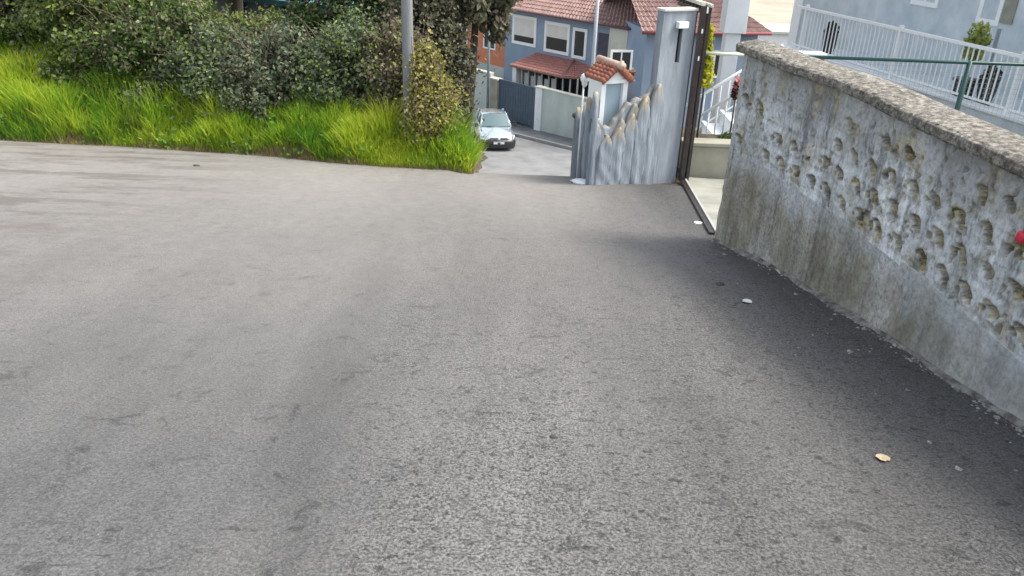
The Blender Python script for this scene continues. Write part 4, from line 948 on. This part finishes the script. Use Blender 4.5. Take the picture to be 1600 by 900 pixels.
# ------------------------------------------------------------------ car, seen nearly from the front
def car(px, py, yawdir):
    c = None
    for t_ in np.linspace(20, 60, 4000):
        q = ray(px, py)*t_
        if q[2] < Cz(q[1]) and q[1] > 29: c = q; break
    f = np.array(yawdir, float); f /= np.linalg.norm(f); rt = np.array([-f[1], f[0]])      # f = heading, rt = car's left side
    org = np.array([c[0], c[1]])-f*.3; z0 = float(Cz(org[1]))+.012; slp = -.06*f[1]
    def CF(x, y, z):           # x forward, y left
        return (org[0]+f[0]*x+rt[0]*y, org[1]+f[1]*x+rt[1]*y, z0+z+slp*x*.9)
    root = empty('parked_car', (*(org-f*2), z0), 'silver-white compact car with dark bumper standing in the lane below the hill', 'car')
    # lower body: sections from nose to tail, half profile (y, z)
    def ring(x, w, zb, zs, zt_, wt, crown):
        return [(x, 0, zb), (x, w*.86, zb), (x, w*.97, zb+.10), (x, w, zb+.25), (x, w*.995, zs), (x, wt*.97, zt_-.03), (x, wt*.85, zt_+.005), (x, 0, zt_+crown)]
    secs = [ring(.30, .50, .34, .45, .60, .45, .0), ring(.24, .68, .26, .50, .68, .60, .02), ring(.08, .80, .20, .56, .75, .70, .03), ring(-.18, .845, .18, .62, .82, .74, .035),
            ring(-.6, .855, .18, .66, .90, .77, .04), ring(-1.0, .86, .18, .68, .96, .78, .03), ring(-1.3, .86, .18, .70, .985, .79, .0), ring(-2.2, .865, .18, .72, 1.0, .80, 0),
            ring(-3.0, .86, .18, .72, 1.0, .80, 0), ring(-3.5, .845, .22, .70, .98, .78, 0), ring(-3.72, .78, .32, .66, .90, .70, 0)]
    mb = MB(); n = len(secs[0]); vs = []; 
    for s_ in secs: vs += [CF(*p) for p in s_]+[CF(p[0], -p[1], p[2]) for p in s_[-2:0:-1]]
    m_ = 2*n-2; fs = [(i*m_+k, i*m_+(k+1) % m_, (i+1)*m_+(k+1) % m_, (i+1)*m_+k) for i in range(len(secs)-1) for k in range(m_)]
    fs += [tuple(range(m_))[::-1], tuple((len(secs)-1)*m_+k for k in range(m_))]
    mb.add(vs, fs, True); body = mb.build('body', M['paint'], root)
    # cabin: roof and pillars in paint, glass set into it
    def P4(mb, pts, mi=0, sm=False): mb.add([CF(*p) for p in pts], [tuple(range(len(pts)))], sm, mi)
    zb_, zr_ = .965, 1.43; A = (-.95, .73); B = (-1.62, .60); Cc = (-2.95, .60); D = (-3.5, .71)
    mb = MB(); vs = []; rr = [(A[0], A[1], zb_), (B[0], B[1], zr_), (-1.8, .59, zr_+.03), (-2.4, .60, zr_+.04), (Cc[0], Cc[1], zr_), (D[0], D[1], zb_)]
    roofp = []
    for x, w, z in rr[1:5]: roofp += [CF(x, w, z-.02), CF(x, w*.9, z+.02), CF(x, w*.4, z+.055), CF(x, -w*.4, z+.055), CF(x, -w*.9, z+.02), CF(x, -w, z-.02)]
    mb.add(roofp, [(i*6+k, i*6+k+1, (i+1)*6+k+1, (i+1)*6+k) for i in range(3) for k in range(5)], True)
    mb.build('roof', M['paint'], root)
    mb = MB()
    for s_ in (1, -1):
        mb.tube([CF(A[0]-.02, s_*(A[1]+.01), zb_-.03), CF(B[0]-.02, s_*B[1], zr_)], [.045, .04], 6)
        mb.tube([CF(-2.25, s_*.745, zb_-.02), CF(-2.3, s_*.61, zr_+.01)], .035, 6)
        mb.tube([CF(D[0]+.05, s_*D[1], zb_-.02), CF(Cc[0]-.05, s_*Cc[1], zr_)], [.07, .06], 6)
        mb.tube([CF(B[0], s_*B[1], zr_), CF(Cc[0], s_*Cc[1], zr_)], .032, 6)
    mb.build('pillars', M['paint'], root)
    mb = MB(); ny = 9; top = []; bot = []
    for k in range(ny):
        t = k/(ny-1)*2-1; bot.append(CF(A[0]+.14*(1-t*t), A[1]*.97*t, zb_+.01)); top.append(CF(B[0]+.05*(1-t*t), B[1]*.97*t, zr_+.02+.03*(1-t*t)))
    mb.add(bot+top, [(k, k+1, ny+k+1, ny+k) for k in range(ny-1)], True); mb.build('windscreen', M['carglass'], root)
    mb = MB(); P4(mb, [(D[0]-.02, .68, zb_), (D[0]-.02, -.68, zb_), (Cc[0]-.05, -.57, zr_), (Cc[0]-.05, .57, zr_)]); mb.build('rear_window', M['glass'], root)
    for s_ in (1, -1):
        mb = MB(); P4(mb, [(A[0]-.05, s_*.735, zb_), (-2.25, s_*.755, zb_), (-2.3, s_*.62, zr_-.01), (B[0]-.02, s_*.60, zr_-.01)]); P4(mb, [(-2.32, s_*.755, zb_), (-3.4, s_*.73, zb_), (-2.98, s_*.61, zr_-.01), (-2.35, s_*.62, zr_-.01)])
        mb.build('side_window', M['glass'], root)
        mb = MB(); mb.tube([CF(-1.05, s_*.78, .98), CF(-1.05, s_*.90, 1.0)], .02, 6); mb.box(-1.14, -.98, min(s_*.88, s_*1.02), max(s_*.88, s_*1.02), .93, 1.09, CF); mb.build('mirror', M['carblack'], root, .02)
        mb = MB(); a_, b_ = sorted((s_*.43, s_*.72))
        vs = [CF(.275, s_*.42, .50), CF(.20, s_*.70, .53), CF(-.05, s_*.815, .62), CF(-.02, s_*.80, .72), CF(.12, s_*.66, .725), CF(.27, s_*.43, .63)]
        inner = [tuple(np.array(v)-np.array([f[0], f[1], 0])*.06) for v in vs]
        mb.add(vs+inner, [(0, 1, 2, 3, 4, 5)]+[(k, (k+1) % 6, 6+(k+1) % 6, 6+k) for k in range(6)])
        mb.build('headlight', M['lamp'], root)
    mb = MB()
    bp_ = [(.0, .84), (.20, .72), (.335, .45), (.36, 0), (.335, -.45), (.20, -.72), (.0, -.84)]
    vs = []; 
    for x, y in bp_: vs += [CF(x, y, .17), CF(x+.025, y*1.01, .30), CF(x+.03, y*1.01, .44), CF(x-.005, y, .56), CF(x-.12, y*.95, .54)]
    mb.add(vs, [(i*5+k, i*5+k+1, (i+1)*5+k+1, (i+1)*5+k) for i in range(6) for k in range(4)], True)
    mb.build('bumper', M['carblack'], root)
    mb = MB(); mb.box(.27, .335, -.42, .42, .53, .655, CF); gr = mb.build('grille', M['carblack'], root, .01)
    mb = MB()
    for z in (.555, .59, .625): mb.box(.335, .342, -.41, .41, z, z+.008, CF)
    mb.build('slats', M['chrome'], gr)
    mb = MB(); N = 20
    vs = []
    for k in range(N):
        a = 2*math.pi*k/N
        for r_ in (.062, .075): vs += [CF(.352, r_*math.cos(a), .595+r_*math.sin(a))]
    mb.add(vs, [(2*k, 2*k+1, (2*k+3) % (2*N), (2*k+2) % (2*N)) for k in range(N)])
    mb.tube([CF(.352, -.045, .635), CF(.352, 0, .545), CF(.352, .045, .635)], .009, 6); mb.tube([CF(.348, 0, .595), CF(.35, 0, .595)], .06, 16)
    mb.build('badge', M['chrome'], root)
    mb = MB(); mb.box(.375, .385, -.26, .26, .37, .48, CF); mb.build('licence_plate', M['plate'], root)
    for x in (-.55, -2.95):
        for s_ in (1, -1):
            mb = MB(); ax = [CF(x, s_*.70, .29), CF(x, s_*.72, .29), CF(x, s_*.86, .29), CF(x, s_*.875, .29)]
            mb.tube(ax, [.25, .29, .29, .25], 24); w_ = mb.build('wheel', M['tyre'], root)
            mb = MB(); mb.tube([CF(x, s_*.872, .29), CF(x, s_*.885, .29)], [.19, .16], 16); mb.build('rim', M['chrome'], w_)
            mb = MB(); N = 14; vs = []
            for k in range(N+1):
                a = math.pi*k/N; vs += [CF(x+.30*math.cos(a), s_*.869, .29+.30*math.sin(a)), CF(x+.345*math.cos(a), s_*.864, .29+.345*math.sin(a))]
            mb.add(vs, [(2*k, 2*k+1, 2*k+3, 2*k+2) for k in range(N)]); mb.build('wheel_arch', M['carblack'], root)
    mb = MB(); mb.tube([CF(.02, .3, .93), CF(-1.0, .3, 1.0)], .001, 3)
    mb = MB(); mb.tube([CF(-.86, .1, .99), CF(-1.0, .55, 1.02)], .010, 5); mb.tube([CF(-.84, -.45, .99), CF(-.88, .0, 1.01)], .010, 5); mb.build('wiper', M['carblack'], root)
car(779, 237, (.16, -1))

# ------------------------------------------------------------------ left bank: pole, grass, brambles, trees, shed
pb_ = at_y(640, 218, 10.8)
pz0 = float(height(pb_[0], 10.8)); ptp = at_y(636.5, 0, 10.8)
up_ = empty('utility_pole', (pb_[0], 10.8, pz0), 'weathered round concrete utility pole standing in the grass verge', 'pole')
mb = MB(); mb.tube([(pb_[0], 10.8, pz0-.3), (pb_[0]-.0, 10.8, pz0+1.2), (pb_[0]+.0, 10.8, pz0+4), (pb_[0], 10.8, pz0+7.5)], [.078, .075, .070, .062], 20); mb.build('shaft', M['pole'], up_)
mb = MB(); mb.box(pb_[0]-.5, pb_[0]+.5, 10.72, 10.88, pz0+7.0, pz0+7.1); mb.build('crossarm', M['pole'], up_)
for dx in (-.42, .42):
    mb = MB(); mb.lathe((pb_[0]+dx, 10.8, pz0+7.1), [(.03, 0), (.06, .04), (.06, .1), (.03, .13)], 10); mb.build('insulator', M['brightwhite'], up_)
# grass
M['grass'] = leafmat('long_grass', [(.03, .13, .025), (.15, .34, .035), (.50, .62, .05), (.85, .80, .18)], .5, .6)
M['straw'] = leafmat('straw', [(.16, .12, .06), (.33, .27, .13), (.45, .38, .2)], .3, .7)
def blades(n, xs, dist, hgt, seed, name, m, wid=.012, density=None):
    r = np.random.default_rng(seed); x = r.uniform(*xs, n); dd = dist[0]+(dist[1]-dist[0])*r.random(n)**1.1
    dd = dd*np.interp(x, [-12, -6.5, -5, -3.5, -1.5, -.6], [.95, .90, .62, .40, .36, .34])
    y = verge(x)+dd
    ok = vnoise(x*1.1+3, y*1.6, 11)*1.0+r.random(n)*.55 > .42
    ok |= dd < .3
    ok &= dd > np.where(name == 'grass', .20*vnoise(x*2.6, x*0, 61)**1.5, -1)
    x, y, dd = x[ok], y[ok], dd[ok]; n = len(x); z = height(x, y)-.03
    cl = np.clip(vnoise(x*1.7, y*2.2, 21)*.6+1.1*vnoise(x*4.5, y*5, 23)**2, 0, 1); h = hgt*1.15*(.35+.9*r.random(n))*(.45+.9*cl)*np.interp(dd, [0, .12, .5], [.25, .6, 1])
    a = r.uniform(0, 2*math.pi, n); lean = h*(.10+.5*r.random(n)**1.5); la = r.normal(-1.2, 1.9, n)
    wd = np.stack([np.cos(a), np.sin(a), 0*a], -1)*wid*(.6+.8*r.random(n))[:, None]
    b = np.stack([x, y, z], -1); ld = np.stack([np.cos(la), np.sin(la), 0*la], -1)*lean[:, None]
    upv = np.stack([0*h, 0*h, h], -1)
    v = np.stack([b-wd, b+wd, b+upv*.55+ld*.28+wd*.8, b+upv*.55+ld*.28-wd*.8, b+upv*.95+ld*1.0+wd*.15, b+upv*.95+ld*1.0-wd*.15], 1).reshape(-1, 3)
    i = np.arange(n)*6; f = np.concatenate([np.stack([i, i+1, i+2, i+3], 1), np.stack([i+3, i+2, i+4, i+5], 1)])
    tint = np.clip(-.05+.75*vnoise(x*1.1, y*1.5, 31)+.40*vnoise(x*3.1, y*3.3, 33)+r.normal(0, .17, n)+np.interp(dd, [0, .8, 2.5], [.12, .05, -.1]), 0, 1)
    return arr_mesh(name, v, f, m, False, None, attr=np.repeat(tint, 6))
g = blades(150000, (-13, -.62), (.04, 2.7), .40, 1, 'grass', M['grass'], .0085); tag(g, 'long bright yellow-green grass covering the verge and bank', 'grass', kind='stuff')
g = blades(26000, (-13, -.58), (-.05, .5), .24, 2, 'dry_grass', M['straw'], .006); tag(g, 'short dry straw-coloured grass along the asphalt edge', 'dry grass', kind='stuff')

weed_m = leafmat('broad_weed_leaves', [(.04, .10, .025), (.12, .25, .04), (.32, .45, .08)], .35)
brm = dict(
 grey=leafmat('grey_green_bramble', [(.035, .055, .032), (.105, .145, .085), (.20, .25, .15), (.38, .43, .29)]),
 dark=leafmat('dark_green_bramble', [(.02, .038, .015), (.055, .10, .03), (.12, .19, .05), (.26, .35, .10)]),
 green=leafmat('mid_green_bramble', [(.05, .07, .02), (.14, .19, .045), (.26, .33, .08), (.45, .48, .16)]),
 brown=leafmat('browned_bramble', [(.07, .055, .042), (.17, .14, .10), (.29, .25, .175), (.44, .40, .29)]),
 gold=leafmat('golden_bush', [(.08, .085, .022), (.24, .24, .055), (.42, .38, .11), (.60, .50, .20)]),
 olive=leafmat('olive_ivy', [(.038, .042, .028), (.10, .105, .068), (.18, .19, .12), (.34, .32, .22)]))
def bush(name, cx, cy, wx, wy, hz_, mat, seed, label, cat='bush', n=9000, size=.075, second=None, group='bushes along the bank', zb=None, stems=34, elong=1.6):
    r = np.random.default_rng(seed); gz = float(height(cx, cy)) if zb is None else zb
    root = empty(name, (cx, cy, gz), label, cat, group)
    K = int(40*wx*hz_)+16
    th = r.uniform(0, 2*math.pi, K); ph = np.arccos(r.uniform(-.25, 1, K)); rad = r.uniform(.55, 1.0, K)
    cc = np.stack([cx+wx*.5*rad*np.sin(ph)*np.cos(th), cy+wy*.5*rad*np.sin(ph)*np.sin(th), gz+hz_*.12+hz_*.80*rad*np.maximum(np.cos(ph), -.1)], -1)
    cr = r.uniform(.08, .26, K)
    which = r.integers(0, K, n); d = r.normal(size=(n, 3)); d /= np.linalg.norm(d, axis=1, keepdims=True)
    pos = cc[which]+d*(cr[which]*(r.random(n)**.35)*r.uniform(.8, 1.25, n))[:, None]*np.array([1, 1, .85])
    stray = r.random(n) < .16; pos[stray] += r.normal(size=(stray.sum(), 3))*.13
    pos[:, 2] = np.maximum(pos[:, 2], height(pos[:, 0], pos[:, 1])+.03)
    nrm = d*.8+np.array([0, 0, .35])
    k = r.random(n) < (.0 if second is None else .28)
    leafmesh('foliage', pos[~k], nrm[~k], size, brm[mat], root, seed, elong)
    if second: leafmesh('dry_leaves', pos[k], nrm[k], size*.9, brm[second], root, seed+1, elong)
    mb = MB()
    for _ in range(stems):
        a = r.uniform(0, 2*math.pi); rr_ = r.uniform(.3, .55); e_ = np.array([cx+wx*rr_*math.cos(a), cy-abs(wy*rr_*math.sin(a)), gz+hz_*r.uniform(.3, 1.02)])
        s0 = np.array([cx+r.uniform(-.2, .2)*wx, cy+r.uniform(-.1, .2)*wy, gz-.05]); m1 = (s0+e_)/2+np.array([r.uniform(-.2, .2), 0, hz_*.35])
        pts = [tuple(s0*(1-t)**2+2*m1*t*(1-t)+e_*t*t) for t in np.linspace(0, 1, 7)]
        mb.tube(pts, [q_*r.uniform(.4, .9) for q_ in [.012]*3+[.009]*2+[.006, .004]], 5)
    mb.build('stems', M['stem'], root)
    return root
r = np.random.default_rng(77); K_ = 150; wx_ = r.uniform(-12, -.8, K_); wy_ = verge(wx_)+r.uniform(.08, 1.5, K_)*np.interp(wx_, [-12, -5, -1], [1.4, .8, .4])
w_ = r.integers(0, K_, 5200); px_ = wx_[w_]+r.normal(0, .10, 5200); py_ = wy_[w_]+r.normal(0, .09, 5200)
leafmesh('weeds', np.stack([px_, py_, height(px_, py_)+r.uniform(.05, .40, 5200)*np.interp(wy_[w_]-verge(wx_[w_]), [0, .5], [.35, 1])], -1), np.tile([0, -.3, .9], (5200, 1))+r.normal(size=(5200, 3))*.6, .036, weed_m, None, 5, 1.9)
tag(bpy.data.objects['weeds'], 'low broad-leaved weeds growing among the verge grass', 'weeds', kind='stuff')
def vb(x, off): return float(verge(x))+off
B = [
 ('bramble_bush', -11.2, 3.6, 3.6, 2.4, 2.6, 'brown', 'green', 'browned bramble thicket at the far left above the grass', 11000, .085),
 ('bramble_bush', -9.3, 3.4, 3.0, 2.4, 2.3, 'brown', 'dark', 'purplish-brown bramble low on the bank at far left', 11000, .08),
 ('ivy_bush', -7.9, 3.3, 2.8, 2.4, 3.0, 'dark', 'grey', 'dark green leafy bush topping the bank above the left grass', 13000, .085),
 ('bramble_bush', -6.6, 2.4, 2.5, 2.3, 2.7, 'green', 'grey', 'mid green bush with yellow tips right of the dark leafy bush', 13000, .075),
 ('bramble_bush', -5.5, 1.6, 2.0, 1.8, 1.75, 'dark', 'brown', 'dark bramble bush hanging down to the grass in the middle of the bank', 13000, .07),
 ('bramble_bush', -4.5, 1.45, 1.9, 1.6, 1.3, 'grey', 'green', 'broad grey-green bramble bush below the teal shed', 15000, .07),
 ('bramble_bush', -3.5, 1.5, 1.8, 1.5, 1.38, 'grey', 'brown', 'grey bramble bush with bare brown twigs left of the utility pole', 15000, .065),
 ('bramble_bush', -2.5, 1.75, 1.3, 1.4, 1.65, 'grey', 'green', 'grey-green bush with fresh green sprigs just behind the utility pole', 13000, .065),
 ('hedge_bush', -1.70, 1.65, .80, 1.3, 1.75, 'brown', 'green', 'tan and brown bush immediately right of the utility pole', 12000, .06),
 ('bramble_bush', -12.6, 5.2, 4.0, 2.0, 2.6, 'dark', 'brown', 'tall dark thicket filling the far left corner at the top of the bank', 9000, .09),
 ('bramble_bush', -9.6, 5.2, 3.4, 2.0, 2.7, 'grey', 'dark', 'grey-green thicket standing behind the dark leafy bush on the left bank', 9000, .09),
 ('bramble_bush', -7.2, 3.9, 2.6, 1.6, 2.5, 'dark', 'green', 'dark thicket on top of the bank left of the teal shed', 9000, .085),
 ('bramble_bush', -2.7, 3.1, 2.0, 1.2, 2.15, 'dark', 'olive', 'dark ivy thicket behind and left of the utility pole', 11000, .07),
 ('bramble_bush', -4.3, 3.0, 2.6, 1.2, 1.15, 'green', 'brown', 'low green scrub directly in front of the teal shed', 8000, .07),
 ('ivy_bush', -1.42, 2.3, 1.0, .9, 2.5, 'olive', 'brown', 'tall olive-grey ivy mass wrapped round the tree trunk at the lane corner', 16000, .075),
 ('hedge_bush', -1.22, .95, .36, 1.0, 1.65, 'gold', 'brown', 'golden yellow hedge bush at the corner of the lane', 11000, .055),
]
for k, (nm, x, off, wx, wy, hh, m1, m2, lab, n_, sz) in enumerate(B):
    bush(nm, x, vb(x, off-.30), wx*1.3, wy, hh, m1, 50+k, lab, n=int(n_*2.6), size=sz*.56, second=m2)
def tree(name, x, y, ztop, crown, trunk_r, mat, seed, label, n=14000, size=.09, group=None, lean=(0, 0), elong=2.2, droop=1.2, second=None):
    r = np.random.default_rng(seed); gz = float(height(x, y)); root = empty(name, (x, y, gz), label, 'tree', group)
    (cx, cy, cz), (rx, ry, rz) = crown
    mb = MB(); top = np.array([cx, cy, cz+rz*.6]); b0 = np.array([x, y, gz-.2])
    ptsm = [tuple(b0*(1-t)+top*t+np.array([math.sin(t*4)*.06, 0, 0])) for t in np.linspace(0, 1, 8)]
    mb.tube(ptsm, [trunk_r*(1-.75*t) for t in np.linspace(0, 1, 8)], 10)
    tips = []
    for k in range(22):
        t = r.uniform(.62, .95); s0 = b0*(1-t)+top*t; a = r.uniform(0, 2*math.pi); e_ = np.array([cx+rx*r.uniform(.5, .95)*math.cos(a), cy+ry*r.uniform(.5, .95)*math.sin(a), s0[2]+r.uniform(-.1, .5)*rz])
        m_ = (s0+e_)/2+np.array([0, 0, .15]); mb.tube([tuple(s0), tuple(m_), tuple(e_)], [trunk_r*.3, trunk_r*.18, .008], 6); tips.append(e_); tips.append(m_)
    mb.build('trunk', M['bark'], root)
    K = 70; th = r.uniform(0, 2*math.pi, K); ph = np.arccos(r.uniform(-1, 1, K)); rd_ = r.uniform(.35, 1, K)
    cc = np.stack([cx+rx*rd_*np.sin(ph)*np.cos(th), cy+ry*rd_*np.sin(ph)*np.sin(th), cz+rz*rd_*np.cos(ph)], -1)
    cc = np.concatenate([cc, np.array(tips)]); K = len(cc); cr = r.uniform(.16, .36, K)*max(.7, min(rx, 1.6)/1.4)
    w = r.integers(0, K, n); d = r.normal(size=(n, 3)); d /= np.linalg.norm(d, axis=1, keepdims=True)
    pos = cc[w]+d*(cr[w]*r.random(n)**.4)[:, None]*np.array([.85, .85, 1.25]); pos[:, 2] -= (r.random(n)**3)*.25
    k = r.random(n) < (.25 if second else 0)
    leafmesh('crown', pos[~k], d[~k]+np.array([0, 0, .2]), size, brm[mat], root, seed, elong, droop)
    if second: leafmesh('dry_leaves', pos[k], d[k], size, brm[second], root, seed+1, elong, droop)
    return root
tree('ivy_tree', -.95, 13.0, 0, ((-.66, 13.0, -.72), (.60, .9, .72)), .10, 'olive', 201, 'drooping olive-grey ivy-clad tree at the corner above the lane', n=30000, size=.055, second='brown')
tree('ivy_tree', -1.9, 14.2, 0, ((-1.75, 14.0, -.75), (.9, 1.0, 1.25)), .13, 'olive', 202, 'dark grey-green tree directly behind the utility pole', n=24000, size=.06, second='dark')
tree('dark_tree', -3.0, 16.0, 0, ((-3.0, 16.0, -.4), (1.2, 1.2, 1.15)), .15, 'dark', 203, 'dark tree right of the teal shed behind the brambles', n=18000, size=.085)
tree('dark_tree', -6.2, 18.0, 0, ((-6.1, 18.0, -.6), (1.2, 1.2, 1.2)), .15, 'dark', 204, 'dark tree left of the teal shed at the top of the bank', n=14000, size=.09)
tree('dark_tree', -8.6, 19.0, 0, ((-8.6, 18.4, -.4), (1.6, 1.3, 1.4)), .16, 'green', 205, 'green tree behind the dark leafy bush on the bank', n=15000, size=.1, second='dark')
tree('dark_tree', -11.5, 19.5, 0, ((-11.5, 19.0, -.3), (1.9, 1.3, 1.5)), .16, 'dark', 206, 'dark tree at the far left top of the bank', n=15000, size=.1)
# teal-roofed shed on the hill
s0 = at_y(385, 25, 19.5); s1 = at_y(512, 25, 18.2)
su = (s1-s0)[:2]; sl_ = np.linalg.norm(su); su /= sl_; sn = np.array([-su[1], su[0]])
def SF(a, b, z): p = s0[:2]+su*a+sn*b; return (p[0], p[1], z)
shd = empty('garden_shed', SF(sl_/2, 1, -4), 'blue-grey shed with teal roof sheet showing above the brambles', 'shed')
zsh = at_y(470, 10, 18.6)[2]
mb = MB(); mb.box(-1.6, sl_+.8, 0, 2.4, -5, zsh, SF); mb.build('wall', M['shedwall'], shd)
mb = MB(); mb.hexa([SF(-1.8, -.3, zsh+.0), SF(sl_+1, -.3, zsh-.0), SF(sl_+1, 2.7, zsh+.3), SF(-1.8, 2.7, zsh+.3), SF(-1.8, -.3, zsh+.12), SF(sl_+1, -.3, zsh+.12), SF(sl_+1, 2.7, zsh+.44), SF(-1.8, 2.7, zsh+.44)]); mb.build('roof', M['teal'], shd)
mb = MB(); mb.tube([SF(-.02, -.02, -5), SF(-.02, -.02, zsh)], .06, 8); mb.tube([SF(sl_*.5, -.02, -5), SF(sl_*.5, -.02, zsh)], .05, 8); mb.build('posts', M['teal'], shd)
print('objects', len(bpy.data.objects))
